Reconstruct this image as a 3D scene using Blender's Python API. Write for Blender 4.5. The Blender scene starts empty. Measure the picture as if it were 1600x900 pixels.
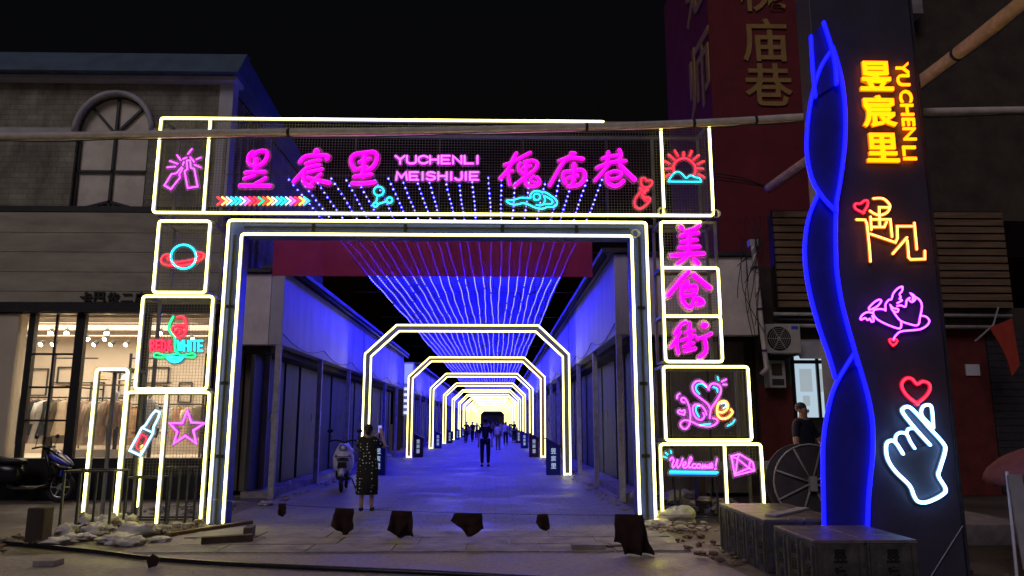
import bpy, bmesh, math, random
from mathutils import Vector, Matrix
R = math.radians
random.seed(7)
scene = bpy.context.scene
col = scene.collection

# ------------------------------------------------------------------ camera, sky, sun, exposure
CAMZ, PITCH, YAW, F = 1.65, R(10.18), R(1.2), 1170.0
cd = bpy.data.cameras.new('camera'); cam = bpy.data.objects.new('camera', cd); col.objects.link(cam)
cam.location = (0, 0, CAMZ); cam.rotation_euler = (R(90) + PITCH, 0, -YAW)
cd.sensor_width = 36; cd.lens = F * 36 / 1600; cd.clip_end = 3000; cd.clip_start = .05
scene.camera = cam
world = bpy.data.worlds.new('World'); scene.world = world; world.use_nodes = True
wn = world.node_tree
sky = wn.nodes.new('ShaderNodeTexSky'); sky.sky_type = 'NISHITA'; sky.sun_disc = False
sky.sun_elevation = R(-4); sky.sun_rotation = R(200)
wn.nodes['Background'].inputs[1].default_value = 0.14
wn.links.new(sky.outputs[0], wn.nodes['Background'].inputs[0])
sd = bpy.data.lights.new('fill_sun', 'SUN'); sun = bpy.data.objects.new('fill_sun', sd); col.objects.link(sun)  # added soft fill from behind the camera, for street light out of view
sd.energy = 0.50; sd.angle = R(25); sd.color = (1, .86, .98)
sun.rotation_euler = (R(52), 0, R(-24))
scene.view_settings.view_transform = 'Standard'; scene.view_settings.look = 'None'
scene.view_settings.exposure = 0; scene.view_settings.gamma = 1
scene.render.engine = 'CYCLES'
cy = scene.cycles
cy.use_denoising = True
try: cy.denoiser = 'OPENIMAGEDENOISE'
except Exception: pass
cy.use_light_tree = True; cy.max_bounces = 5; cy.diffuse_bounces = 3; cy.glossy_bounces = 3
cy.transparent_max_bounces = 16; cy.sample_clamp_indirect = 4; cy.caustics_reflective = False; cy.caustics_refractive = False

# ------------------------------------------------------------------ pixel of the photograph -> point at a given distance
_f = Vector((math.sin(YAW) * math.cos(PITCH), math.cos(YAW) * math.cos(PITCH), math.sin(PITCH)))
_r = Vector((math.cos(YAW), -math.sin(YAW), 0)); _u = _r.cross(_f)
def ray(x, y): return _f + _r * ((x - 800) / F) + _u * ((450 - y) / F)
def P(x, y, Y):
    d = ray(x, y); t = Y / d.y
    return Vector((d.x * t, Y, CAMZ + d.z * t))
def G(x, y, z=0):
    d = ray(x, y); t = (z - CAMZ) / d.z
    return Vector((d.x * t, d.y * t, z))
def PX(x, y, X):
    d = ray(x, y); t = X / d.x
    return Vector((X, d.y * t, CAMZ + d.z * t))

# ------------------------------------------------------------------ materials
def nodes(name):
    m = bpy.data.materials.new(name); m.use_nodes = True
    return m, m.node_tree, m.node_tree.nodes['Principled BSDF']
def pm(name, c, rough=.6, var=.25, scale=6, bump=.15, metal=0, fine=60, spec=.4, stretch=None):
    m, t, b = nodes(name)
    tc = t.nodes.new('ShaderNodeTexCoord'); mp = t.nodes.new('ShaderNodeMapping')
    if stretch: mp.inputs['Scale'].default_value = stretch
    t.links.new(tc.outputs['Object'], mp.inputs[0])
    n = t.nodes.new('ShaderNodeTexNoise'); n.inputs['Scale'].default_value = scale; n.inputs['Detail'].default_value = 6
    n.inputs['Roughness'].default_value = .65
    t.links.new(mp.outputs[0], n.inputs[0])
    rp = t.nodes.new('ShaderNodeValToRGB')
    rp.color_ramp.elements[0].position = .3; rp.color_ramp.elements[1].position = .72
    rp.color_ramp.elements[0].color = [max(0, k * (1 - var)) for k in c] + [1]
    rp.color_ramp.elements[1].color = [min(1, k * (1 + var)) for k in c] + [1]
    t.links.new(n.outputs[0], rp.inputs[0]); t.links.new(rp.outputs[0], b.inputs['Base Color'])
    b.inputs['Roughness'].default_value = rough; b.inputs['Metallic'].default_value = metal
    b.inputs['Specular IOR Level'].default_value = spec
    if bump:
        n2 = t.nodes.new('ShaderNodeTexNoise'); n2.inputs['Scale'].default_value = fine; n2.inputs['Detail'].default_value = 4
        t.links.new(mp.outputs[0], n2.inputs[0])
        bp = t.nodes.new('ShaderNodeBump'); bp.inputs['Strength'].default_value = bump; bp.inputs['Distance'].default_value = .02
        t.links.new(n2.outputs[0], bp.inputs['Height']); t.links.new(bp.outputs[0], b.inputs['Normal'])
    return m
def em(name, c, s=1.0, sample=True, base=None):
    m, t, b = nodes(name)
    b.inputs['Base Color'].default_value = ([base] * 3 if base is not None else [min(.5, .03 + .12 * k) for k in c]) + [1]
    b.inputs['Emission Color'].default_value = list(c) + [1]; b.inputs['Emission Strength'].default_value = s
    b.inputs['Roughness'].default_value = .5
    if not sample:
        try: m.cycles.emission_sampling = 'NONE'
        except Exception: pass
    return m
def clear(name, c, alpha, rough=.4):
    m, t, b = nodes(name)
    b.inputs['Base Color'].default_value = list(c) + [1]; b.inputs['Alpha'].default_value = alpha; b.inputs['Roughness'].default_value = rough
    return m
M = {}
M['steel'] = pm('steel', (.20, .20, .18), .5, .25, 5, .05, .3)
M['dark_steel'] = pm('dark_steel', (.05, .05, .055), .5, .3, 5, .05, .3)
M['channel'] = pm('channel', (.055, .08, .50), .45, .15, 3, .05, .2)
M['wire'] = pm('wire', (.13, .12, .12), .55, .1, 3, 0, .3)
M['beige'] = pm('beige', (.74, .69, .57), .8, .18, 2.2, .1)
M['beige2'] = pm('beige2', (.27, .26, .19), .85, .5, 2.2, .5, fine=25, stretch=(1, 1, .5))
def courses(m, w, h, amt):
    t = m.node_tree; b = t.nodes['Principled BSDF']; tc = t.nodes.new('ShaderNodeTexCoord'); mp = t.nodes.new('ShaderNodeMapping'); mp.inputs['Rotation'].default_value = (R(90), 0, 0)
    t.links.new(tc.outputs['Object'], mp.inputs[0]); br = t.nodes.new('ShaderNodeTexBrick'); t.links.new(mp.outputs[0], br.inputs[0])
    br.inputs['Scale'].default_value = 1; br.inputs['Brick Width'].default_value = w; br.inputs['Row Height'].default_value = h; br.inputs['Mortar Size'].default_value = .008
    br.inputs['Color1'].default_value = (1, 1, 1, 1); br.inputs['Color2'].default_value = (.7, .7, .7, 1); br.inputs['Mortar'].default_value = (.35, .35, .35, 1)
    mx = t.nodes.new('ShaderNodeMix'); mx.data_type = 'RGBA'; mx.blend_type = 'MULTIPLY'; mx.inputs[0].default_value = amt
    src = b.inputs['Base Color'].links[0].from_socket; t.links.new(src, mx.inputs[6]); t.links.new(br.outputs[0], mx.inputs[7]); t.links.new(mx.outputs[2], b.inputs['Base Color'])
M['board_beige'] = pm('board_beige', (.36, .34, .26), .8, .3, 1.5, .25, fine=25, stretch=(.4, 1, 1.5))
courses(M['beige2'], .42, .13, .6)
M['panel'] = pm('panel', (.46, .46, .46), .55, .22, 1.4, .06, stretch=(1, 1, .35))
M['shutter'] = pm('shutter', (.03, .032, .035), .6, .7, 1.6, .15, stretch=(1, 1, .25))
M['front_shutter'] = pm('front_shutter', (.19, .16, .135), .7, .5, 1.6, .2, stretch=(1, 1, .3))
M['post'] = pm('post', (.40, .39, .36), .6, .35, 5, .2)
M['roofblue'] = pm('roofblue', (.09, .14, .2), .5, .25, 2, .1)
M['black'] = pm('black', (.015, .015, .016), .45, .4, 6, .05)
M['gloss_black'] = pm('gloss_black', (.012, .012, .015), .22, .3, 6, 0)
M['tyre'] = pm('tyre', (.02, .02, .02), .85, .3, 20, .3)
M['chrome'] = pm('chrome', (.6, .6, .6), .25, .1, 5, 0, .9)
M['white_paint'] = pm('white_paint', (.72, .72, .74), .35, .08, 5, 0)
M['blue_paint'] = pm('blue_paint', (.05, .07, .6), .25, .2, 4, 0)
M['red_wall'] = pm('red_wall', (.15, .014, .018), .75, .25, 1.5, .15)
M['red_paint'] = pm('red_paint', (.12, .018, .016), .7, .35, 3, .2)
M['gold'] = pm('gold', (.36, .22, .06), .6, .15, 3, .05)
M['wood'] = pm('wood', (.17, .11, .06), .75, .4, 3, .2, stretch=(.4, 1, 6))
M['dark_wood'] = pm('dark_wood', (.07, .05, .035), .8, .5, 5, .4, stretch=(.3, 1, 1))
M['brownwall'] = pm('brownwall', (.06, .045, .034), .85, .4, 1.2, .3)
M['pvc'] = pm('pvc', (.62, .56, .48), .55, .2, 5, .05)
M['pvc_lamplit'] = pm('pvc_lamplit', (.66, .42, .19), .55, .3, 5, .05)  # pvc with orange light of an unseen street lamp put into its colour
M['pylon'] = pm('pylon', (.055, .05, .075), .5, .25, 1.5, .06)
M['ribbon'] = pm('ribbon', (.025, .025, .25), .45, .25, 2, .04)
M['crate'] = pm('crate', (.07, .066, .064), .55, .6, 6, .25)
M['crate_lid'] = pm('crate_lid', (.13, .115, .12), .42, .45, 5, .1)
M['plastic_grey'] = pm('plastic_grey', (.45, .44, .40), .55, .12, 4, .03)
M['bag'] = pm('bag', (.58, .56, .53), .6, .3, 5, .3)
M['rubble'] = pm('rubble', (.38, .34, .30), .9, .45, 8, .5)
M['earth'] = pm('earth', (.15, .11, .085), .95, .5, 5, .6)
M['concrete'] = pm('concrete', (.25, .225, .225), .7, .5, 2.5, .5)
M['skin'] = pm('skin', (.42, .25, .18), .55, .1, 5, 0)
M['hair'] = pm('hair', (.012, .01, .01), .5, .3, 30, .2)
M['navy'] = pm('navy', (.012, .014, .03), .85, .3, 8, .2)
M['cloth_black'] = pm('cloth_black', (.012, .011, .011), .9, .3, 8, .2)
M['rag'] = pm('rag', (.03, .012, .010), .95, .4, 9, .4)
M['glow_net'] = clear('glow_net', (.14, .13, .55), .52, .8)
M['glass'] = clear('glass', (.6, .65, .65), .10, .05)
M['pinkcloth'] = pm('pinkcloth', (.22, .08, .09), .85, .2, 5, .2)
M['sheet'] = pm('sheet', (.36, .36, .38), .85, .2, 4, .2)
M['redcloth'] = pm('redcloth', (.42, .05, .03), .85, .2, 5, .2)
M['reel'] = pm('reel', (.07, .062, .066), .75, .3, 4, .2)
M['interior'] = pm('interior', (.60, .52, .42), .8, .1, 1, .05)
M['paper'] = pm('paper', (.6, .62, .65), .7, .1, 2, 0)
# light-giving materials (the tubes, strings and lamps)
E = {}
E['warm'] = em('neon_warm', (8.6, 7.9, 1.6))
E['warm_far'] = em('neon_warm_far', (6.3, 5.8, 1.3))
E['white'] = em('neon_white', (1.9, 3.8, 8.0), 1.0)
E['magenta'] = em('neon_magenta', (3.4, .0, 2.7), 1.0)
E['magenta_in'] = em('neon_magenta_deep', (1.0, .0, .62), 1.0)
E['pink'] = em('neon_pink', (4.2, .30, 4.6), 1.1)
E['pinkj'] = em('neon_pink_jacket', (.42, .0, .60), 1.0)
E['purple'] = em('neon_purple', (3.6, .36, 8.0), 1.3)
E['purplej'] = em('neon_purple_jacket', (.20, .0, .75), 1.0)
E['red'] = em('neon_red', (5.5, .06, .14), 1.2)
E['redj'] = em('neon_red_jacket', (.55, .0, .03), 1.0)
E['cyan'] = em('neon_cyan', (.06, 2.2, 2.6), 1.1)
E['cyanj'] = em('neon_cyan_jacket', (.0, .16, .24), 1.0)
E['blue2'] = em('neon_skyblue', (.05, .62, 1.9), 1.1)
E['green'] = em('neon_green', (.03, 2.2, .62), 1.1)
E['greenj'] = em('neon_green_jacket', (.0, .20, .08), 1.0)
E['orange'] = em('neon_orange', (3.4, .16, .06), 1.0)
E['amber'] = em('neon_amber', (11.0, 2.0, .34), 1.2)
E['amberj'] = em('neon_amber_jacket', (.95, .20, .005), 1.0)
E['yellow'] = em('neon_yellow', (5.0, .80, .0), 1.1)
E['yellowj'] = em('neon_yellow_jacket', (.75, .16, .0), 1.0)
E['coolw'] = em('neon_coolwhite', (.95, 1.6, 1.8), 1.2)
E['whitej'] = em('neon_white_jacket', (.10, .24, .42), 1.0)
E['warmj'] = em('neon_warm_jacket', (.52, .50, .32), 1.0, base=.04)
E['blue'] = em('neon_blue', (.012, .014, 2.8), 1.0)
E['bead'] = em('led_bead', (1.1, .95, 74.0), 1.0)
E['beadn'] = em('led_bead_near', (1.5, 1.3, 30.0), 1.0)
E['ledwire'] = em('led_wire', (.012, .010, .30), 1.0, sample=False)
JK = {'warm': 'warmj', 'magenta': 'magenta_in', 'pink': 'pinkj', 'purple': 'purplej', 'red': 'redj', 'cyan': 'cyanj', 'green': 'greenj',
      'amber': 'amberj', 'yellow': 'yellowj', 'white': 'whitej', 'coolw': 'whitej', 'orange': 'redj', 'blue2': 'cyanj'}
M['halo_acrylic'] = clear('halo_acrylic', (.75, .75, .75), .30, .35)
M['board'] = pm('board', (.10, .11, .14), .5, .2, 3, .03)

# ------------------------------------------------------------------ mesh builder
W = {}
class MB:
    def __init__(s): s.v = []; s.f = []
    def add(s, v, f):
        o = len(s.v); s.v += [tuple(p) for p in v]; s.f += [tuple(i + o for i in q) for q in f]; return s
    def box(s, x0, x1, y0, y1, z0, z1):
        v = [(x, y, z) for z in (z0, z1) for y in (y0, y1) for x in (x0, x1)]
        return s.add(v, [(0, 2, 3, 1), (4, 5, 7, 6), (0, 1, 5, 4), (2, 6, 7, 3), (0, 4, 6, 2), (1, 3, 7, 5)])
    def bar(s, p, q, w, d=None, up=(0, 1, 0)):
        p, q = Vector(p), Vector(q); d = d or w; a = (q - p).normalized(); u = Vector(up)
        if abs(a.dot(u)) > .95: u = Vector((1, 0, 0))
        n = a.cross(u).normalized(); b = n.cross(a).normalized()
        v = [e + n * (i * w / 2) + b * (j * d / 2) for e in (p, q) for j in (-1, 1) for i in (-1, 1)]
        return s.add(v, [(0, 2, 3, 1), (4, 5, 7, 6), (0, 1, 5, 4), (2, 6, 7, 3), (0, 4, 6, 2), (1, 3, 7, 5)])
    def tube(s, pts, r, n=8, closed=False, rs=None):
        pts = [Vector(p) for p in pts]; N = len(pts); rings = []; pn = None
        for i in range(N):
            a = pts[(i + 1) % N] if (closed or i < N - 1) else pts[i]
            b = pts[i - 1] if (closed or i > 0) else pts[i]
            t = (a - b).normalized() if (a - b).length > 1e-9 else Vector((0, 0, 1))
            if pn is None:
                u = Vector((0, 0, 1)) if abs(t.z) < .9 else Vector((1, 0, 0)); pn = t.cross(u).normalized()
            pn = (pn - t * pn.dot(t)).normalized(); b2 = t.cross(pn); rr = rs[i] if rs else r
            rings.append([pts[i] + (pn * math.cos(k * 2 * math.pi / n) + b2 * math.sin(k * 2 * math.pi / n)) * rr for k in range(n)])
        v = [p for rg in rings for p in rg]; f = []
        for i in range(N if closed else N - 1):
            j = (i + 1) % N
            for k in range(n): f.append((i * n + k, i * n + (k + 1) % n, j * n + (k + 1) % n, j * n + k))
        if not closed: f += [tuple(range(n - 1, -1, -1)), tuple((N - 1) * n + k for k in range(n))]
        return s.add(v, f)
    def flat(s, p2, y, hw, hd, n=8, closed=False, caps=True):
        # elliptical tube along a path (X, Z) lying in the plane Y = y
        pts = [Vector((p[0], p[1])) for p in p2]
        q = [pts[0]]
        for p in pts[1:]:
            if (p - q[-1]).length > 1e-4: q.append(p)
        if closed and (q[0] - q[-1]).length < 1e-4: q.pop()
        pts = q; N = len(pts)
        if N < 2: pts = [pts[0], pts[0] + Vector((.003, 0))]; N = 2
        rings = []
        def ring(c, nn, h, d): rings.append([(c.x + nn.x * h * math.cos(k * 2 * math.pi / n), y + d * math.sin(k * 2 * math.pi / n), c.y + nn.y * h * math.cos(k * 2 * math.pi / n)) for k in range(n)])
        def nrm(t): return Vector((-t.y, t.x))
        for i in range(N):
            t1 = (pts[i] - pts[i - 1]).normalized() if (closed or i > 0) else None
            t2 = (pts[(i + 1) % N] - pts[i]).normalized() if (closed or i < N - 1) else None
            if t1 is None: t1 = t2
            if t2 is None: t2 = t1
            nn = nrm(t1) + nrm(t2)
            nn = nn.normalized() if nn.length > .3 else nrm(t1)
            k = 1 / max(.6, nn.dot(nrm(t1)))
            if not closed and caps and i == 0: ring(pts[0] - t2 * hw * .9, nn, hw * .35, hd * .6); ring(pts[0] - t2 * hw * .5, nn, hw * .82, hd * .9)
            ring(pts[i], nn * k, hw, hd)
            if not closed and caps and i == N - 1: ring(pts[i] + t1 * hw * .5, nn, hw * .82, hd * .9); ring(pts[i] + t1 * hw * .9, nn, hw * .35, hd * .6)
        Rn = len(rings); v = [p for rg in rings for p in rg]; f = []
        for i in range(Rn if closed else Rn - 1):
            j = (i + 1) % Rn
            for k in range(n): f.append((i * n + k, j * n + k, j * n + (k + 1) % n, i * n + (k + 1) % n))
        if not closed: f += [tuple(range(n)), tuple((Rn - 1) * n + k for k in range(n - 1, -1, -1))]
        return s.add(v, f)
    def lathe(s, prof, n=16, c=(0, 0, 0), axis='z'):
        v = []
        for r, h in prof:
            for k in range(n):
                a = k * 2 * math.pi / n; x, y = r * math.cos(a), r * math.sin(a)
                v.append({'z': (c[0] + x, c[1] + y, c[2] + h), 'y': (c[0] + x, c[1] + h, c[2] + y), 'x': (c[0] + h, c[1] + x, c[2] + y)}[axis])
        f = []
        for i in range(len(prof) - 1):
            for k in range(n): f.append((i * n + k, i * n + (k + 1) % n, (i + 1) * n + (k + 1) % n, (i + 1) * n + k))
        f += [tuple(range(n - 1, -1, -1)), tuple((len(prof) - 1) * n + k for k in range(n))]
        return s.add(v, f)
    def prism(s, poly, y0, y1):   # polygon in (X, Z)
        n = len(poly); v = [(p[0], y0, p[1]) for p in poly] + [(p[0], y1, p[1]) for p in poly]
        return s.add(v, [tuple(range(n)), tuple(range(2 * n - 1, n - 1, -1))] + [(i, i + n, (i + 1) % n + n, (i + 1) % n) for i in range(n)])
    def prismx(s, poly, x0, x1):  # polygon in (Y, Z)
        n = len(poly); v = [(x0, p[0], p[1]) for p in poly] + [(x1, p[0], p[1]) for p in poly]
        return s.add(v, [tuple(range(n)), tuple(range(2 * n - 1, n - 1, -1))] + [(i, i + n, (i + 1) % n + n, (i + 1) % n) for i in range(n)])
    def ball(s, c, rx, ry=None, rz=None, n=12, m=8):
        ry = ry or rx; rz = rz or rx; v = [(c[0], c[1], c[2] - rz)]
        for i in range(1, m):
            a = -math.pi / 2 + math.pi * i / m
            for k in range(n):
                b = 2 * math.pi * k / n; v.append((c[0] + rx * math.cos(a) * math.cos(b), c[1] + ry * math.cos(a) * math.sin(b), c[2] + rz * math.sin(a)))
        v.append((c[0], c[1], c[2] + rz)); f = []
        for k in range(n): f.append((0, 1 + (k + 1) % n, 1 + k))
        for i in range(m - 2):
            for k in range(n): a = 1 + i * n; f.append((a + k, a + (k + 1) % n, a + n + (k + 1) % n, a + n + k))
        a = 1 + (m - 2) * n
        for k in range(n): f.append((a + k, a + (k + 1) % n, len(v) - 1))
        return s.add(v, f)
    def build(s, name, mat, parent=None, smooth=False, bevel=0, fix=True):
        o = (W.get(parent.name) or Vector()) if parent else Vector()
        me = bpy.data.meshes.new(name)
        me.from_pydata([(p[0] - o[0], p[1] - o[1], p[2] - o[2]) for p in s.v], [], s.f)
        if fix:
            bm = bmesh.new(); bm.from_mesh(me); bmesh.ops.recalc_face_normals(bm, faces=bm.faces); bm.to_mesh(me); bm.free()
        me.materials.append(mat)
        if smooth:
            me.polygons.foreach_set('use_smooth', [True] * len(me.polygons))
        ob = bpy.data.objects.new(name, me); col.objects.link(ob)
        if parent: ob.parent = parent
        W[ob.name] = o
        if bevel:
            md = ob.modifiers.new('bevel', 'BEVEL'); md.width = bevel; md.segments = 2; md.limit_method = 'ANGLE'
        return ob
def tag(o, label, cat, group=None, kind=None):
    if label: o['label'] = label
    if cat: o['category'] = cat
    if group: o['group'] = group
    if kind: o['kind'] = kind
    return o
def thing(name, label, cat, loc=(0, 0, 0), group=None):
    o = bpy.data.objects.new(name, None); col.objects.link(o); o.location = loc; W[o.name] = Vector(loc)
    return tag(o, label, cat, group)
def struct(o): o['kind'] = 'structure'; return o
def stuff(o): o['kind'] = 'stuff'; return o
def copy_tree(o, loc=None, rz=None, parent=None, label=None, group=None, sc=None):
    c = o.copy(); col.objects.link(c); c.parent = parent
    if loc is not None: c.location = loc; W[c.name] = Vector(loc)
    if rz is not None: c.rotation_euler = (0, 0, rz)
    if sc: c.scale = sc if hasattr(sc, '__len__') else (sc,) * 3
    if label: c['label'] = label
    if group: c['group'] = group
    for ch in o.children: copy_tree(ch, parent=c)
    return c
def smoothpath(pts, sub=4, closed=False):
    p = [Vector(q) for q in pts]; N = len(p)
    if N < 3: return p
    if not closed and (p[0] - p[-1]).length < 1e-6: closed = True; p = p[:-1]; N -= 1
    out = []
    for i in range(N if closed else N - 1):
        a = p[(i - 1) % N] if (closed or i > 0) else p[0]; b = p[i]; c = p[(i + 1) % N]
        d = p[(i + 2) % N] if (closed or i + 2 < N) else p[-1]
        for k in range(sub):
            t = k / sub
            out.append(.5 * ((2 * b) + (c - a) * t + (2 * a - 5 * b + 4 * c - d) * t * t + (3 * b - a - 3 * c + d) * t ** 3))
    out.append(p[0] if closed else p[-1])
    return out
_font_cache = {}
def text_mesh(body, size, extrude=.01, offset=0.0, align='CENTER', shear=0):
    cu = bpy.data.curves.new('t', 'FONT'); cu.body = body; cu.size = size; cu.extrude = extrude; cu.offset = offset; cu.align_x = align
    cu.align_y = 'CENTER'; cu.resolution_u = 3; cu.shear = shear
    ob = bpy.data.objects.new('t', cu); col.objects.link(ob)
    dg = bpy.context.evaluated_depsgraph_get(); dg.update()
    me = bpy.data.meshes.new_from_object(ob.evaluated_get(dg)); bpy.data.objects.remove(ob); bpy.data.curves.remove(cu)
    return me
def text(name, body, size, mat, center, parent=None, extrude=.01, offset=0.0, facing='y', height=None, rot=0.0, sx=1.0):
    me = text_mesh(body, size, extrude, offset)
    xs = [v.co.x for v in me.vertices]; ys = [v.co.y for v in me.vertices]
    if xs:
        cx, cz = (min(xs) + max(xs)) / 2, (min(ys) + max(ys)) / 2; k = (height / (max(ys) - min(ys))) if height else 1
        for v in me.vertices: v.co = Vector(((v.co.x - cx) * k * sx, (v.co.y - cz) * k, v.co.z))
    if rot: me.transform(Matrix.Rotation(rot, 4, 'Z'))
    me.transform(Matrix.Rotation(R(90), 4, 'X'))              # upright, facing -Y
    if facing == 'x': me.transform(Matrix.Rotation(R(-90), 4, 'Z'))   # facing -X
    me.materials.clear(); me.materials.append(mat)
    o = W.get(parent.name) if parent else Vector()
    me.transform(Matrix.Translation(Vector(center) - o))
    ob = bpy.data.objects.new(name, me); col.objects.link(ob)
    if parent: ob.parent = parent
    W[ob.name] = o
    return ob
ORD = ['first', 'second', 'third', 'fourth', 'fifth', 'sixth', 'seventh', 'eighth', 'ninth', 'tenth', 'eleventh', 'twelfth', 'thirteenth',
       'fourteenth', 'fifteenth', 'sixteenth', 'seventeenth', 'eighteenth', 'nineteenth', 'twentieth', 'twenty-first', 'twenty-second', 'twenty-third', 'twenty-fourth']

# ================================================================== GROUND
def ground_mat(name, c, brick=None):
    m, t, b = nodes(name)
    tc = t.nodes.new('ShaderNodeTexCoord')
    n1 = t.nodes.new('ShaderNodeTexNoise'); n1.inputs['Scale'].default_value = .7; n1.inputs['Detail'].default_value = 8; n1.inputs['Roughness'].default_value = .7
    n2 = t.nodes.new('ShaderNodeTexNoise'); n2.inputs['Scale'].default_value = 14; n2.inputs['Detail'].default_value = 8; n2.inputs['Roughness'].default_value = .75
    for n in (n1, n2): t.links.new(tc.outputs['Object'], n.inputs[0])
    mx = t.nodes.new('ShaderNodeMix'); mx.data_type = 'FLOAT'; mx.inputs[0].default_value = .5
    t.links.new(n1.outputs[0], mx.inputs[2]); t.links.new(n2.outputs[0], mx.inputs[3])
    rp = t.nodes.new('ShaderNodeValToRGB'); e = rp.color_ramp.elements
    e[0].position = .36; e[1].position = .66
    e[0].color = [k * .42 for k in c] + [1]; e[1].color = [k * 1.4 for k in c] + [1]
    t.links.new(mx.outputs[0], rp.inputs[0]); colour = rp.outputs[0]; h = mx.outputs[0]
    if brick:
        br = t.nodes.new('ShaderNodeTexBrick'); t.links.new(tc.outputs['Object'], br.inputs[0])
        br.inputs['Scale'].default_value = 1; br.inputs['Brick Width'].default_value = brick[0]; br.inputs['Row Height'].default_value = brick[1]
        br.inputs['Mortar Size'].default_value = .012; br.inputs['Color1'].default_value = (1, 1, 1, 1); br.inputs['Color2'].default_value = (.72, .72, .74, 1)
        br.inputs['Mortar'].default_value = (.4, .4, .4, 1); br.inputs['Bias'].default_value = -.2
        ml = t.nodes.new('ShaderNodeMix'); ml.data_type = 'RGBA'; ml.blend_type = 'MULTIPLY'; ml.inputs[0].default_value = .55
        t.links.new(colour, ml.inputs[6]); t.links.new(br.outputs[0], ml.inputs[7]); colour = ml.outputs[2]
        b2 = t.nodes.new('ShaderNodeBump'); b2.inputs['Strength'].default_value = .5; b2.inputs['Distance'].default_value = .02
        t.links.new(br.outputs[1], b2.inputs['Height']); b2.invert = True
    t.links.new(colour, b.inputs['Base Color'])
    bp = t.nodes.new('ShaderNodeBump'); bp.inputs['Strength'].default_value = .7; bp.inputs['Distance'].default_value = .03
    t.links.new(n2.outputs[0], bp.inputs['Height'])
    if brick: t.links.new(b2.outputs[0], bp.inputs['Normal'])
    t.links.new(bp.outputs[0], b.inputs['Normal'])
    rr = t.nodes.new('ShaderNodeMapRange'); rr.inputs[1].default_value = .35; rr.inputs[2].default_value = .65; rr.inputs[3].default_value = .30; rr.inputs[4].default_value = .85
    t.links.new(n1.outputs[0], rr.inputs[0]); t.links.new(rr.outputs[0], b.inputs['Roughness'])
    b.inputs['Specular IOR Level'].default_value = .35
    return m
M['asphalt'] = ground_mat('asphalt', (.31, .27, .27))
M['paving'] = ground_mat('paving', (.33, .31, .31), (.6, .3))
M['dirt'] = ground_mat('dirt', (.13, .105, .085))
def sheet(name, pts, z, mat):
    m = MB(); m.add([(x, y, z) for x, y in pts], [tuple(range(len(pts)))]); return struct(m.build(name, mat))
sheet('ground', [(-400, -60), (400, -60), (400, 700), (-400, 700)], 0, M['asphalt'])
pv = MB(); nx, ny = 2, 90
pv.box(-4.7, 2.55, 12.0, 205, -.05, .006); struct(pv.build('pavement', M['paving']))
sheet('dirt_ground', [(-13, 9.2), (-4.9, 10.2), (-4.75, 12.8), (-4.85, 17.5), (-13, 17.5)], .004, M['dirt'])
sheet('dirt_ground', [(2.65, 12.2), (2.55, 10.6), (3.0, 6), (12, 6), (12, 17.4), (2.65, 17.4)], .004, M['dirt'])
# concrete slab strips across the entrance, each piece its own edges
yy = 9.6
slabs = [(-4.6, 9.9), (-2.35, 9.92), (-.1, 9.88)]
pave = struct(MB().add([(-4.7, 10.05, .004), (2.5, 10.05, .004), (2.5, 12.0, .004), (-4.7, 12.0, .004)], [(0, 1, 2, 3)]).build('apron', M['asphalt']))
W[pave.name] = Vector()
for r_ in range(3):
    x = -4.65 + (.0, .35, .15)[r_]
    while x < 2.2:
        w = random.uniform(.95, 1.25); dz = random.uniform(0, .008); g = .012
        if x + w > 2.6: w = 2.55 - x
        y0 = 10.1 + r_ * .62
        if w > .3:
            MB().box(x + g, x + w - g, y0 + g, y0 + .62 - g, .005, .014 + dz).build('slab', M['concrete'], pave)
        x += w

# ================================================================== NEON SIGNS
def tr(o, s, pts): return [(o[0] + x / s, o[1] + y / s) for x, y in pts]
def plane_path(pts, Y):
    q = [P(x, y, Y) for x, y in pts]; return [(p.x, p.z) for p in q]
def neon(name, label, o, s, strokes, Y=12.69, w=2.2, cat='neon sign', sub=4, back=True, group=None, jw=1.75, backw=4.2, hd=None, partname='tube'):
    """strokes: (colour, [points], width-in-photo-pixels or None, smooth?)"""
    px = Y / F
    allp = [p for st in strokes for p in plane_path(tr(o, s, st[1]), Y)]
    cx = sum(p[0] for p in allp) / len(allp); z0 = min(p[1] for p in allp)
    t = thing(name, label, cat, (cx, Y, z0), group)
    bk = MB()
    for st in strokes:
        c, pts = st[0], st[1]; ww = (st[2] if len(st) > 2 and st[2] else w) / 2 * px; sm = st[3] if len(st) > 3 else True
        p2 = plane_path(tr(o, s, pts), Y); closed = len(p2) > 3 and (Vector(p2[0]) - Vector(p2[-1])).length < 1e-6
        if sm and len(p2) > 2: p2 = smoothpath(p2, sub, closed)
        tb = MB().flat(p2, Y, ww, ww * (hd or 1.0), 8, closed).build(partname, E[c], t, True, fix=True)
        if c in JK and jw:
            MB().flat(p2, Y + ww * 1.05, ww * jw, ww * .5, 8, closed).build('jacket', E[JK[c]], tb, True)
        bk.flat(p2, Y + ww * 2.0, max(ww * 2.4, backw * px), .004, 6, closed)
    if back: stuff_ = bk.build('backing_panel', M['halo_acrylic'], t)  # translucent backing added behind the tubes to catch their light as a halo
    return t
YG = 12.75
YS = YG - .05
Z9 = 11.25
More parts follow.
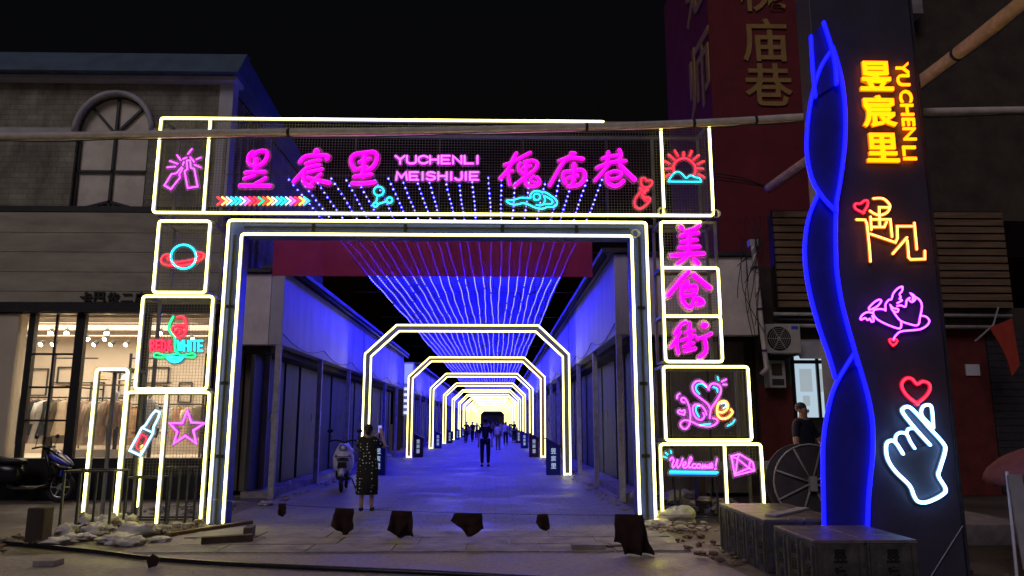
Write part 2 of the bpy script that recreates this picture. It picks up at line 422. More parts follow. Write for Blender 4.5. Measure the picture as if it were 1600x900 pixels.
CH = {
 '昱': ((365, 225), Z9, [([(335,130),(270,190),(255,270),(280,350),(370,375),(480,355),(560,270),(590,180),(560,120),(470,115),(390,150),(330,210)],64), ([(390,260),(385,420)],80), ([(205,498),(330,490),(540,485)],66), ([(180,605),(290,570),(360,545)],54), ([(560,590),(480,640),(380,690)],56), ([(110,725),(640,730)],70)]),
 '宸': ((445, 225), Z9, [([(555,115),(545,150)],105), ([(260,310),(330,230),(420,200),(560,195),(700,190),(760,215),(735,260)],66), ([(620,275),(480,300),(370,340)],56), ([(605,360),(460,390),(350,440),(150,660)],62), ([(650,435),(520,465),(400,490)],56), ([(330,500),(330,640),(390,720),(470,735)],72), ([(630,525),(540,600),(470,680)],52), ([(400,590),(560,630),(780,680)],72)]),
 '里': ((530, 225), Z9, [([(270,450),(210,330),(215,230),(290,170),(440,150),(600,135),(660,190),(640,320),(560,420),(470,450)],70), ([(350,310),(540,250)],56), ([(440,200),(410,560)],86), ([(260,570),(420,545),(560,530)],64), ([(330,430),(480,400)],56), ([(230,685),(400,690),(620,665)],72)]),
 '槐': ((770, 225), Z9, [([(415,155),(350,270),(270,440),(130,600)],60), ([(210,360),(330,320),(660,145)],58), ([(260,460),(280,600),(300,710)],52), ([(290,475),(350,470)],46), ([(480,330),(450,400),(480,480),(560,540)],52), ([(560,310),(700,285),(780,330),(760,420),(650,520),(540,600),(380,730)],60), ([(530,420),(660,380)],50), ([(590,310),(580,560)],66), ([(560,600),(600,720),(700,745),(800,710),(820,640),(780,580)],56), ([(720,560),(660,620),(700,660),(770,690)],38)]),
 '庙': ((845, 225), Z9, [([(530,150),(600,155)],58), ([(320,290),(450,240),(560,180)],50), ([(400,270),(560,240),(740,255)],68), ([(440,260),(340,400),(160,720)],60), ([(585,350),(585,560)],84), ([(430,680),(390,570),(420,490),(540,480),(700,450),(770,500),(760,620),(660,720),(480,740)],66), ([(490,590),(640,550)],66), ([(585,560),(560,700)],72)]),
 '巷': ((920, 225), Z9, [([(240,250),(380,210),(560,190)],54), ([(345,135),(320,370)],60), ([(540,100),(560,180),(530,320)],70), ([(145,415),(300,350),(500,300),(650,290)],60), ([(340,360),(250,480),(110,640)],52), ([(560,380),(680,500),(810,620)],80), ([(310,530),(440,475),(560,500),(540,580),(420,610),(330,590)],52), ([(320,550),(330,660),(430,730),(540,710),(610,640)],68)]),
 '美': ((1035, 340), 10, [([(290,140),(310,165)],80), ([(580,115),(500,170),(370,210)],58), ([(290,280),(420,250),(560,235)],66), ([(300,375),(540,345)],56), ([(270,465),(580,450)],62), ([(145,590),(400,570),(650,560)],72), ([(420,230),(410,580)],76), ([(390,590),(330,660),(240,720)],62), ([(510,660),(560,720)],84)]),
 '食': ((1035, 415), Z9, [([(460,110),(330,240),(100,520)],92), ([(560,160),(680,260),(840,390)],90), ([(440,270),(430,340)],76), ([(370,340),(340,470),(360,620),(450,730),(520,720)],80), ([(420,370),(580,350),(600,430),(560,500),(400,530)],62), ([(420,440),(540,420)],36), ([(560,560),(540,660),(480,740)],62), ([(620,570),(700,610),(710,660),(630,690)],84)]),
 '街': ((1035, 490), Z9, [([(420,145),(330,190),(220,340)],66), ([(310,320),(250,430),(150,580)],64), ([(260,430),(255,560),(285,700)],62), ([(485,160),(480,420)],58), ([(400,335),(570,290)],46), ([(345,470),(480,420),(580,390)],58), ([(480,420),(460,620)],70), ([(370,580),(550,515)],46), ([(390,660),(500,640),(580,610)],60), ([(735,200),(765,200)],118), ([(620,440),(760,400),(860,350)],62), ([(740,420),(770,560),(760,680),(660,770)],68)]),
}
where = {'昱': 'leftmost of the header characters above the coloured chevrons', '宸': 'second header character from the left', '里': 'third header character, just left of the pink lettering',
         '槐': 'header character just right of the pink lettering', '庙': 'header character between two others on the right half', '巷': 'rightmost header character beside the red finger heart',
         '美': 'topmost in the right tower column', '食': 'middle one in the right tower column', '街': 'lowest in the right tower column'}
for ch, (o, s, sts) in CH.items():
    neon('neon_character', 'thick magenta brush neon character, ' + where[ch], o, s, [('magenta', p, w * .84 / s) for p, w in sts], YS, cat='neon character',
         group='magenta brush characters on the gate', jw=1.22, hd=.45, partname='stroke', backw=5)
# stroke letters
L = {'Y': [[(0,0),(.36,.5),(.36,1)],[(.72,0),(.36,.5)]], 'U': [[(0,0),(0,.7),(.1,.93),(.35,1),(.6,.93),(.7,.7),(.7,0)]], 'C': [[(.72,.2),(.5,.02),(.22,.05),(.02,.3),(.02,.7),(.22,.95),(.5,.98),(.72,.8)]],
     'H': [[(0,0),(0,1)],[(.65,0),(.65,1)],[(0,.5),(.65,.5)]], 'E': [[(.65,0),(0,0),(0,1),(.65,1)],[(0,.5),(.55,.5)]], 'N': [[(0,1),(0,0),(.65,1),(.65,0)]], 'L': [[(0,0),(0,1),(.65,1)]],
     'I': [[(.1,0),(.1,1)]], 'M': [[(0,1),(.08,0),(.42,.7),(.76,0),(.84,1)]], 'S': [[(.62,.12),(.4,0),(.12,.05),(.04,.27),(.2,.45),(.48,.53),(.64,.72),(.5,.95),(.22,1),(.0,.86)]],
     'J': [[(.5,0),(.5,.75),(.35,1),(.1,.97),(0,.78)]], 'R': [[(0,1),(0,0),(.42,.02),(.58,.24),(.42,.48),(0,.5)],[(.3,.5),(.6,1)]], 'D': [[(0,0),(0,1),(.36,.97),(.6,.7),(.6,.3),(.36,.03),(0,0)]],
     '&': [[(.62,1),(.12,.25),(.2,.02),(.42,.05),(.42,.25),(.05,.62),(.1,.95),(.35,.98),(.62,.6)]], 'W': [[(0,0),(.18,1),(.4,.2),(.62,1),(.8,0)]], 'T': [[(0,0),(.64,0)],[(.32,0),(.32,1)]]}
LW = {'I': .2, 'M': .84, 'W': .8, 'J': .5}
def lettering(txt, x0, x1, y0, y1, c, w, gap=.22):
    tot = sum(LW.get(k, .68) for k in txt) + gap * (len(txt) - 1); k = (x1 - x0) / tot; x = x0; out = []
    for ch in txt:
        for st in L[ch]: out.append((c, [(x + a * k, y0 + b * (y1 - y0)) for a, b in st], w, ch in 'UCSJ&D'))
        x += (LW.get(ch, .68) + gap) * k
    return out
neon('neon_lettering', 'pink neon capitals YUCHENLI above MEISHIJIE in the header centre', (0, 0), 1,
     lettering('YUCHENLI', 618, 748, 243.5, 255.5, 'pink', 2.6) + lettering('MEISHIJIE', 619, 748, 269, 281, 'pink', 2.6), YS, sub=3, jw=1.5)
neon('neon_bottles', 'purple neon of two clinking bottles in the top left box', (220, 180), 5.293, [('pink', p, None, False) for p in (
    [(270,485),(295,480),(335,432),(345,440),(318,490),(325,515),(248,612),(195,580),(255,485),(270,485)], [(385,445),(380,375),(408,372),(415,435),(442,445),(470,590),(388,602),(362,465),(385,445)],
    [(390,320),(422,280)], [(300,330),(330,372)], [(240,378),(305,402)], [(218,432),(285,425)], [(460,365),(495,350)], [(445,410),(495,432)], [(410,348),(440,385)], [(350,362),(378,350)], [(347,412),(356,386)])], YS, w=1.7)
circ = lambda cx, cy_, r, r2=None, n=16: [(cx + r * math.cos(2 * math.pi * k / n), cy_ + (r2 or r) * math.sin(2 * math.pi * k / n)) for k in range(n)] + [(cx + r, cy_)]
neon('neon_planet', 'cyan neon planet circled by a red ring', (200, 340), 6.43, [('cyan', circ(558, 393, 126, 120), 3.0),
    ('red', [(430,375),(370,375),(338,410),(345,455),(400,478),(540,482),(680,445),(750,405),(757,370),(715,350),(680,357)], 2.2), ('red', [(425,392),(400,402),(408,425),(470,447),(560,440),(660,420),(715,392),(712,374),(685,378)], 2.0)], YS)
neon('neon_wine_glass', 'red and green neon wine glass with the words RED & WHITE', (200, 460), 5, [('green', [(352,175),(322,240),(330,295),(365,335),(368,430),(392,462)], 3.2),
    ('green', [(380,462),(300,490),(215,490),(205,470),(225,458),(300,475),(370,465)], 2.2), ('green', [(395,465),(440,485),(510,492),(527,475),(500,460),(430,475)], 2.2),
    ('red', [(385,178),(435,178),(455,250),(440,310),(392,335),(352,295),(347,262),(392,242),(445,252)], 2.8), ('red', [(365,292),(400,265),(420,282),(385,312)], 2.4),
    ('cyan', [(312,494),(335,515),(365,524),(400,515),(420,496)], 5.0), ('cyan', [(330,496),(400,498)], 5)]
     + lettering('RED&', 178, 340, 362, 436, 'red', 2.8, .28) + lettering('WHITE', 388, 582, 362, 440, 'cyan', 2.8, .24), YS, w=2.4)
cc = ['red','amber','coolw','cyan','cyan','coolw','pink','red','red','green','orange','amber','coolw','cyan','cyan','coolw','pink','red','amber','cyan']
neon('neon_chevrons', 'row of small red, white and cyan neon chevrons pointing right', (330, 295), 10, [(cc[i], [(100+71*i,130),(178+71*i,188),(100+71*i,246)], 2.4, False) for i in range(20)], YS, backw=3, jw=1.4)
neon('neon_molecule', 'cyan neon of three circles joined by two lines', (570, 280), 15, [('cyan', circ(328,280,115,105)), ('cyan', circ(250,595,50)), ('cyan', circ(580,490,65)), ('cyan', [(295,388),(265,545)]), ('cyan', [(300,585),(520,515)])], YS, w=2.2)
neon('neon_cloud', 'cyan neon outline of a long swirling cloud', (780, 285), 16, [('cyan', p) for p in (
    [(190,470),(210,440),(330,445),(450,410),(570,380),(770,395),(780,320),(840,240),(940,215),(1060,235),(1180,260),(1300,340),(1410,420),(1445,490),(1430,560),(1370,605),(1200,615),(1110,650),(1000,655),(880,620),(700,540),(580,520),(450,550),(330,550),(230,510),(190,470)],
    circ(940,360,82), [(870,430),(900,425)], [(930,565),(1060,570),(1120,520),(1145,420),(1120,340),(1180,360),(1300,430),(1335,490),(1290,540),(1120,545)])], YS, w=2.2)
neon('neon_finger_heart', 'small red neon finger heart at the header right end', (970, 180), 5, [('red', p) for p in (
    [(185,567),(160,540),(160,500),(185,490),(205,512),(235,510),(245,530),(225,558),(185,567)], [(188,612),(150,575),(163,570),(182,590),(200,575),(211,581),(165,622),(212,652)],
    [(155,600),(115,650),(108,685),(115,712),(147,731),(182,715),(218,680),(230,655),(212,640)], [(172,640),(200,668)])], YS, w=1.7)
neon('neon_sun', 'red neon sun with rays rising behind a blue cloud', (970, 180), 5, [('red', [(415,440),(412,400),(435,360),(475,340),(515,340),(555,365),(580,400),(582,440),(570,470)])] +
    [('red', p) for p in ([(350,480),(380,462)],[(350,420),(395,415)],[(340,357),(380,378)],[(375,308),(420,350)],[(422,275),(447,318)],[(492,288),(492,330)],[(553,278),(538,320)],[(610,312),(568,348)],[(648,360),(602,382)],[(642,418),(590,415)],[(610,460),(652,485)])] +
    [('cyan', [(372,517),(400,470),(440,442),(475,455),(510,490),(545,470),(580,485),(615,492),(628,517)]), ('cyan', [(372,518),(628,520)])], YS, w=2.0)
neon('neon_bottle', 'white neon beer bottle tilted beside the star', (120, 560), 3.214, [('coolw', [(395,262),(417,270),(408,300),(385,345),(382,375),(320,488),(265,462),(325,350),(345,335),(375,285),(395,262)], 3.2, False), ('coolw', [(330,350),(380,372)], 2.2), ('red', [(325,382),(300,440),(322,456),(350,402),(325,382)], 1.2)], YS, w=2.6)
neon('neon_star', 'pink neon five-pointed star', (120, 560), 3.214, [('pink', [(555,262),(575,322),(640,325),(585,362),(600,428),(545,388),(487,428),(505,368),(465,325),(530,325),(555,262)], 2.6, False)], YS)
neon('neon_love', 'neon script Love with a purple heart and orange letter', (1050, 580), 9, [('pink', p) for p in (
    [(178,440),(140,430),(130,390),(170,375),(215,430),(250,540),(257,680),(230,780),(170,812),(118,760),(135,710),(190,688),(280,712),(400,765),(540,775),(630,730),(630,680),(575,662)],
    [(535,525),(500,460),(400,380),(310,300),(288,210),(330,150),(400,138),(480,200),(515,262)], [(515,262),(540,190),(610,175),(680,220),(682,310),(620,420),(550,530),(530,660)],
    [(440,590),(455,640),(410,685),(340,660),(295,570),(300,490),(350,465),(420,490),(470,560),(482,612)], [(165,612),(95,590),(85,560),(115,545),(135,567),(172,545),(182,575),(165,612)], [(70,382),(77,340),(108,315)], [(700,145),(760,117)], [(718,188),(768,190)])] +
    [('cyan', p, 1.8) for p in ([(385,318),(340,260),(350,200),(410,175),(480,222)], [(580,225),(630,242),(640,290)], [(385,490),(342,502),(337,560),(380,640)], [(390,757),(540,737)], [(640,80),(655,130)], [(780,770),(850,732),(882,682)])] +
    [('amber', [(650,572),(720,577),(782,520),(780,450),(730,420),(660,450),(635,530),(645,620),(700,667),(790,650),(850,582),(830,540)], 2.6), ('coolw', [(720,520),(762,490),(745,450),(690,460)], 1.6)], YS, w=2.0)
neon('neon_welcome', 'pink neon script Welcome! underlined in blue', (1020, 680), 6.43, [('pink', p) for p in (
    [(172,250),(192,225),(210,250),(196,300),(207,325),(232,290),(250,240),(242,300),(257,325),(285,280),(300,232)], [(300,308),(330,292),(328,270),(305,285),(305,318),(335,325),(360,297)], [(360,297),(390,240),(378,220),(360,280),(367,325),(387,318)],
    [(432,292),(408,290),(396,318),(420,330),(440,315)], [(460,290),(442,305),(450,330),(475,322),(477,297),(460,290)], [(492,330),(502,295),(502,330),(525,297),(527,330),(550,300),(547,325),(562,325)], [(567,315),(597,305),(593,285),(570,297),(573,328),(603,322)], [(645,237),(632,308)], [(629,332),(630,340)])] +
    [('cyan', [(176,366),(650,373)], 2.6), ('blue2', [(170,386),(640,391)], 1.6), ('cyan', [(106,215),(140,226)], 1.6), ('cyan', [(130,176),(150,196)], 1.6), ('cyan', [(180,156),(186,180)], 1.6)], YS, w=1.9, sub=3)
neon('neon_diamond', 'pink neon faceted diamond in the lowest right box', (1020, 680), 6.43, [('pink', p, None, False) for p in (
    [(790,210),(870,190),(980,255),(1005,275),(1020,355),(825,405),(790,210)], [(790,215),(850,235),(870,192)], [(850,235),(965,330),(980,257)], [(965,330),(1018,354)], [(850,237),(832,398)], [(963,332),(838,384)])], YS, w=2.0)

# ================================================================== GATE
def rectX(x0t, x1t, yt, x0b, x1b, yb, Y):
    a, b, c, d = P(x0t, yt, Y), P(x1t, yt, Y), P(x0b, yb, Y), P(x1b, yb, Y)
    return ((a.x + c.x) / 2, (b.x + d.x) / 2, (c.z + d.z) / 2, (a.z + b.z) / 2)   # x0,x1,z0,z1
gate = thing('gateway', 'steel entrance gate outlined in warm white neon with box towers on both sides', 'gate', (-1.0, YG, 0))
NR = .021
def neon_line(pts, parent, Y=None, closed=False, mat='warm', r=NR, round_=.06, name='neon_tube'):
    Y = Y or YG - .01
    q = []
    n = len(pts)
    for i, p in enumerate(pts):
        p = Vector(p)
        if (closed or 0 < i < n - 1) and round_:
            a = (Vector(pts[i - 1]) - p); b = (Vector(pts[(i + 1) % n]) - p)
            ra = min(round_, a.length * .4); rb = min(round_, b.length * .4)
            for t in (0, .25, .5, .75, 1):
                q.append((p + a.normalized() * ra) * (1 - t) ** 2 + p * 2 * t * (1 - t) + (p + b.normalized() * rb) * t * t)
        else: q.append(p)
    tb = MB().flat(q, Y, r, r, 8, closed).build(name, E[mat], parent, True)
    MB().flat(q, Y + r * 1.25, r * 1.35, r * .55, 6, closed).build('jacket', E['warmj'], tb, True) if mat == 'warm' else None
    return tb
def wire_grid(x0, x1, z0, z1, Y, parent, step=.052, r=.0022):
    m = MB(); n = max(1, round((x1 - x0) / step)); k = max(1, round((z1 - z0) / step))
    for i in range(1, n):
        x = x0 + (x1 - x0) * i / n; m.box(x - r, x + r, Y - r, Y + r, z0, z1)
    for j in range(1, k):
        z = z0 + (z1 - z0) * j / k; m.box(x0, x1, Y + r, Y + 3 * r, z - r, z + r)
    return stuff(m.build('wire_mesh', M['wire'], parent, fix=False))
def box_frame(rc, depth=.6, grid=True, neon_pts=None, bw=.05, name='box_frame', feet=None, closed=True):
    x0, x1, z0, z1 = rc; m = MB(); zb = 0.0 if feet else z0
    ya, yb = YG + .035, YG + .035 + depth
    for (x, s) in ((x0, 1), (x1, -1)):
        for y in (ya, yb): m.box(x - bw / 2, x + bw / 2, y, y + bw, zb, z1 + bw / 2)
    for z in ((z1,) if feet else (z0, z1)):
        for y in (ya, yb): m.box(x0 + bw / 2, x1 - bw / 2, y + .002, y + bw - .002, z - bw / 2, z + bw / 2)
        for x in (x0, x1): m.box(x - bw / 2 + .002, x + bw / 2 - .002, ya + bw, yb, z - bw / 2 + .002, z + bw / 2 - .002)
    fr = m.build(name, M['steel'], gate)
    if grid: wire_grid(x0 + bw / 2, x1 - bw / 2, (max(.75, z0) if feet else z0) + bw / 2, z1 - bw / 2, YG + .065, fr)
    if neon_pts is not None: neon_line(neon_pts, fr)
    elif feet: neon_line([(x0, .12), (x0, z1), (x1, z1), (x1, .12)], fr)
    else: neon_line([(x0, z0), (x0, z1), (x1, z1), (x1, z0)], fr, closed=True)
    return fr
# header
hx0, hx1, hz0, hz1 = rectX(250, 1107, 188, 241, 1115, 334.5, YG)
xe = P(942, 188, YG).x
hf = box_frame((hx0, hx1, hz0, hz1), .72, True, name='header_frame', neon_pts=[(xe, hz1), (hx0, hz1), (hx0, hz0), (hx1, hz0), (hx1, hz1 - .06)])
for (xt, xb) in ((328, 318), (1030, 1040)):
    x = (P(xt, 195, YG).x + P(xb, 333, YG).x) / 2
    neon_line([(x, hz0 + .03), (x, hz1 - .03)], hf)
    MB().box(x - .025, x + .025, YG + .036, YG + .085, hz0 + .025, hz1 - .025).build('divider_bar', M['steel'], hf)
    MB().box(x - .025, x + .025, YG + .757, YG + .805, hz0 + .025, hz1 - .025).build('divider_bar', M['steel'], hf)
for k in range(1, 6):
    x = hx0 + (hx1 - hx0) * k / 6.2 + .15
    MB().box(x - .015, x + .015, YG + .76, YG + .80, hz0 + .025, hz1 - .025).build('rear_bar', M['dark_steel'], hf)
# portal
ox0, ox1 = (P(357, 345, YG).x + P(325, 820, YG).x) / 2, (P(1004, 348, YG).x + P(1030, 800, YG).x) / 2
ix0, ix1 = (P(378, 367, YG).x + P(348, 815, YG).x) / 2, (P(986, 367, YG).x + P(1000, 790, YG).x) / 2
oz, iz = P(680, 346, YG).z, P(680, 367, YG).z
po = MB()
po.box(ox0 - .02, ix0 + .02, YG + .04, YG + .34, 0, oz + .02); lg = po.build('leg', M['channel'], gate)
neon_line([(ox0, .05), (ox0, oz), (ox1, oz), (ox1, .05)], lg, name='outer_neon_tube')
neon_line([(ix0, .05), (ix0, iz), (ix1, iz), (ix1, .05)], lg, name='inner_neon_tube')
for x, w in (((ox0 + ix0) / 2, .05),):
    MB().box(x - .02, x + .02, YG - .0, YG + .04, .0, iz - .02).build('seam_strip', M['dark_steel'], lg)
lg2 = MB().box(ix1 - .02, ox1 + .02, YG + .04, YG + .34, 0, oz + .02).build('leg', M['channel'], gate)
MB().box((ox1 + ix1) / 2 - .02, (ox1 + ix1) / 2 + .02, YG, YG + .04, 0, iz - .02).build('seam_strip', M['dark_steel'], lg2)
bmz = MB().box(ix0 + .02, ix1 - .02, YG + .042, YG + .338, iz - .03, oz + .018).build('beam', M['channel'], gate)
MB().box(ix0 + .03, ix1 - .03, YG + .005, YG + .042, (oz + iz) / 2 - .015, (oz + iz) / 2 + .02).build('seam_strip', M['dark_steel'], bmz)
for x in (-3.2, -1.6, .1, 1.4):
    MB().box(x - .03, x + .03, YG - .004, YG + .005, iz + .05, oz - .05).build('clip', M['black'], bmz)
for z in (1.1, 2.3, 3.6):
    for g_, xx in ((lg, (ox0 + ix0) / 2), (lg2, (ox1 + ix1) / 2)):
        MB().box(xx - .07, xx + .07, YG - .004, YG - .0005, z - .03, z + .03).build('clip', M['black'], g_)
for (x, z) in ((ix1 + .06, iz + .03), (hx1 + .03, hz0 + .02), (P(1042, 330, YG).x - .1, hz0 + .06)):
    c = MB()
    for k in range(4):
        a0 = random.random() * 6; c.tube([(x + .05 * math.cos(a0 + t * .7) * (1 + .2 * k), YG - .04 - .01 * k, z + .07 * math.sin(a0 + t * .7)) for t in range(9)], .007, 5)
    c.build('wire_coil', M['white_paint'], gate, True)
# left tower
box_frame(rectX(250, 329, 345.5, 238, 320, 457, YG))
box_frame(rectX(224, 331, 463, 211, 325, 608, YG))
b4 = rectX(203, 327, 613, 176, 313, 822, YG)
fr = box_frame(b4, .6, True, feet=True)
x = (P(260, 618, YG).x + P(244, 822, YG).x) / 2
neon_line([(x, .05), (x, b4[3] - .06)], fr); MB().box(x - .025, x + .025, YG + .037, YG + .084, 0, b4[3] - .03).build('divider_bar', M['steel'], fr)
xr = P(222, 700, YG + .6).x
neon_line([(xr, .25), (xr, 1.25)], fr, Y=YG + .60)
box_frame(rectX(150, 201, 577, 130, 178, 815, YG), .55, False, feet=True)
# right tower
r1 = rectX(1031, 1118, 347, 1036, 1122, 417, YG)
x0, x1, z0, z1 = r1
box_frame(r1, .55, True, neon_pts=[(x0, z0), (x0, z1), (x0 + .72 * (x1 - x0), z1)])
r2 = rectX(1035, 1122, 418.5, 1038, 1125, 492, YG); r3 = rectX(1038, 1124, 494, 1041, 1130, 565, YG)
xa, xb = (x0 + r3[0]) / 2, (x1 + r3[1]) / 2
box_frame((x0 + .004, x1 + .004, r2[2], r2[3]), .55, True, neon_pts=[(x0, r2[3]), (x1, r2[3]), (x1, r2[2])])
box_frame((x0 - .004, x1 - .004, r3[2], r3[3]), .55, True, neon_pts=[(x0, r2[3]), (x0, r3[2]), (x1, r3[2]), (x1, r3[3]), (x0 + .05, r3[3])])
box_frame(rectX(1036, 1168, 573, 1041, 1175, 688, YG))
b5 = rectX(1031, 1188, 694, 1036, 1196, 812, YG)
fr = box_frame(b5, .6, True, feet=True)
x = (P(1130, 697, YG).x + P(1138, 783, YG).x) / 2
neon_line([(x, .1), (x, b5[3] - .03)], fr); MB().box(x - .025, x + .025, YG + .037, YG + .084, 0, b5[3] - .03).build('divider_bar', M['steel'], fr)

# ================================================================== OVERHEAD CONDUITS
def conduit(name, label, pts, r, mat, rs=None, joints=()):
    t = thing(name, label, 'pipe', pts[0])
    sp = smoothpath(pts, 6)
    rr = None
    if rs: rr = [rs[0] + (rs[1] - rs[0]) * i / (len(sp) - 1) for i in range(len(sp))]
    MB().tube(sp, r, 14, rs=rr).build('pipe', mat, t, True)
    for j in joints:
        a, b = sp[j], sp[j + 1]; d = (b - a).normalized(); MB().tube([a, a + d * .05], r * 1.12 if not rr else rr[j] * 1.12, 14).build('tie_band', M['black'], t, True)
    c = MB().tube([p + Vector((0, -.02, -r * 1.0 - .012 - .03 * math.sin(i * .7) ** 2)) for i, p in enumerate(sp)], .011, 6); c.build('cable', M['black'], t, True)
    return t
conduit('overhead_conduit', 'long pale plastic conduit sagging across the front of the gate header', [P(-160, 214, 12.45), P(60, 213, 12.45), P(330, 208.5, 12.45), P(700, 204, 12.45), P(1000, 196, 12.4), P(1140, 190, 12.4), P(1258, 183, 12.4), P(1450, 175, 12.4), P(1700, 171, 12.4)], .07, M['pvc'], joints=(14, 22, 27, 32))
conduit('diagonal_conduit', 'pale conduit slanting up to the right behind the sign pylon', [P(1199, 294, 16.6), P(1262, 250, 15.0), P(1437, 128, 12.0), P(1600, 3, 9.6), P(1680, -60, 8.8)], .12, M['pvc_lamplit'], rs=(.085, .125), joints=(9, 14, 20))

# ================================================================== LIGHT STRING CANOPY
CZ = 6.02; SX0, SX1, NS = -3.83, 1.93, 23
YEND = 200
for i in range(NS):
    x = SX0 + (SX1 - SX0) * i / (NS - 1); ph = random.random() * 6
    def pos(y, i=i, x=x, ph=ph):
        u = ((y - 13.1) % 6.2) / 6.2
        return Vector((x + .030 * math.sin(y * .35 + ph) + .008 * math.sin(y * 1.9 + ph * 2), y, CZ - .05 * 4 * u * (1 - u) * (.7 + .3 * math.sin(ph)) + .03 * math.sin(ph)))
    t = thing('light_string', 'blue white light string, %s from the left in the canopy' % ORD[i], 'light string', (x, 13.1, CZ), 'light strings over the lane')
    y = 13.1 + random.random() * .2; near, far = MB(), MB(); wpts = []
    while y < 21.0:
        p = pos(y); near.add([p + Vector(d) for d in ((.020, 0, 0), (-.020, 0, 0), (0, .020, 0), (0, -.020, 0), (0, 0, .020), (0, 0, -.020))],
                             [(0, 2, 4), (2, 1, 4), (1, 3, 4), (3, 0, 4), (2, 0, 5), (1, 2, 5), (3, 1, 5), (0, 3, 5)]); y += .29
    while y < YEND:
        ln = .34 if y < 60 else (.8 if y < 110 else 2.4)
        if random.random() < .96:
            a, b = pos(y), pos(y + ln * (.56 if y < 48 else .76)); h = .0098
            v = []
            for e in (a, b): v += [e + Vector((h, 0, -h * .6)), e + Vector((-h, 0, -h * .6)), e + Vector((0, 0, h))]
            far.add(v, [(0, 1, 2), (3, 5, 4), (0, 3, 4, 1), (1, 4, 5, 2), (2, 5, 3, 0)])
        y += ln
    stuff(near.build('round_bulbs', E['beadn'], t, fix=True)); stuff(far.build('strip_bulbs', E['bead'], t, fix=True))
    wy = 13.1; wp = []
    while wy <= YEND: wp.append(pos(wy) + Vector((0, 0, .024))); wy += 1.03 if wy < 60 else 3.1
    MB().tube(wp, .006, 4).build('wire', E['ledwire'], t)
nt = MB().add([(SX0 - .1, 20.5, CZ + .12), (SX1 + .1, 20.5, CZ + .12), (SX1 + .1, YEND, CZ + .12), (SX0 - .1, YEND, CZ + .12)], [(0, 1, 2, 3)]).build('canopy_glow_net', M['glow_net'])  # net added over the strings to catch their light as a blue glow
tag(nt, 'sheer netting added above the light strings to catch their blue glow', 'netting')
cr = thing('canopy_cable', 'thin steel cross cables carrying the light strings over the lane', 'cable', (-.95, 13.1, CZ))
y = 13.1
while y < 120:
    MB().bar((-4.9, y, CZ + .05), (2.7, y, CZ + .05), .012).build('cross_cable', M['dark_steel'], cr); y += 6.2

# ================================================================== RED BANNER
m, t_, b_ = nodes('banner')
tb = t_.nodes.new('ShaderNodeBsdfTranslucent'); tb.inputs[0].default_value = (.40, .05, .14, 1)
tp = t_.nodes.new('ShaderNodeBsdfTransparent'); tp.inputs[0].default_value = (.6, .25, .9, 1)
tc = t_.nodes.new('ShaderNodeTexCoord'); nz = t_.nodes.new('ShaderNodeTexNoise'); nz.inputs['Scale'].default_value = 3
t_.links.new(tc.outputs['Object'], nz.inputs[0])
rp = t_.nodes.new('ShaderNodeValToRGB'); rp.color_ramp.elements[0].color = (.45, .03, .05, 1); rp.color_ramp.elements[1].color = (.70, .06, .09, 1)
t_.links.new(nz.outputs[0], rp.inputs[0]); t_.links.new(rp.outputs[0], b_.inputs['Base Color']); b_.inputs['Roughness'].default_value = .7
m1 = t_.nodes.new('ShaderNodeMixShader'); m1.inputs[0].default_value = .22; m2 = t_.nodes.new('ShaderNodeMixShader'); m2.inputs[0].default_value = .05
t_.links.new(b_.outputs[0], m1.inputs[1]); t_.links.new(tb.outputs[0], m1.inputs[2])
t_.links.new(m1.outputs[0], m2.inputs[1]); t_.links.new(tp.outputs[0], m2.inputs[2])
t_.links.new(m2.outputs[0], t_.nodes['Material Output'].inputs[0]); M['banner'] = m
BY = 14.6
a, b = P(428, 374, BY), P(926, 433, BY)
bn = thing('red_banner', 'wide plain red cloth banner hung behind the gate opening', 'banner', ((a.x + b.x) / 2, BY, b.z))
mm = MB(); n = 40; v = []
for j in range(7):
    for i in range(n + 1):
        u = i / n; w = j / 6
        v.append((a.x + (b.x - a.x) * u, BY + .018 * math.sin(u * 31 + w) + .012 * math.sin(u * 67 + 2 * w) * w, a.z + (b.z - a.z) * w))
mm.add(v, [(j * (n + 1) + i, j * (n + 1) + i + 1, (j + 1) * (n + 1) + i + 1, (j + 1) * (n + 1) + i) for j in range(6) for i in range(n)])
mm.build('cloth', M['banner'], bn, True)
MB().tube([(-4.9, BY + .03, a.z + .02), (2.6, BY + .03, a.z + .02)], .012, 6).build('cord', M['black'], bn)

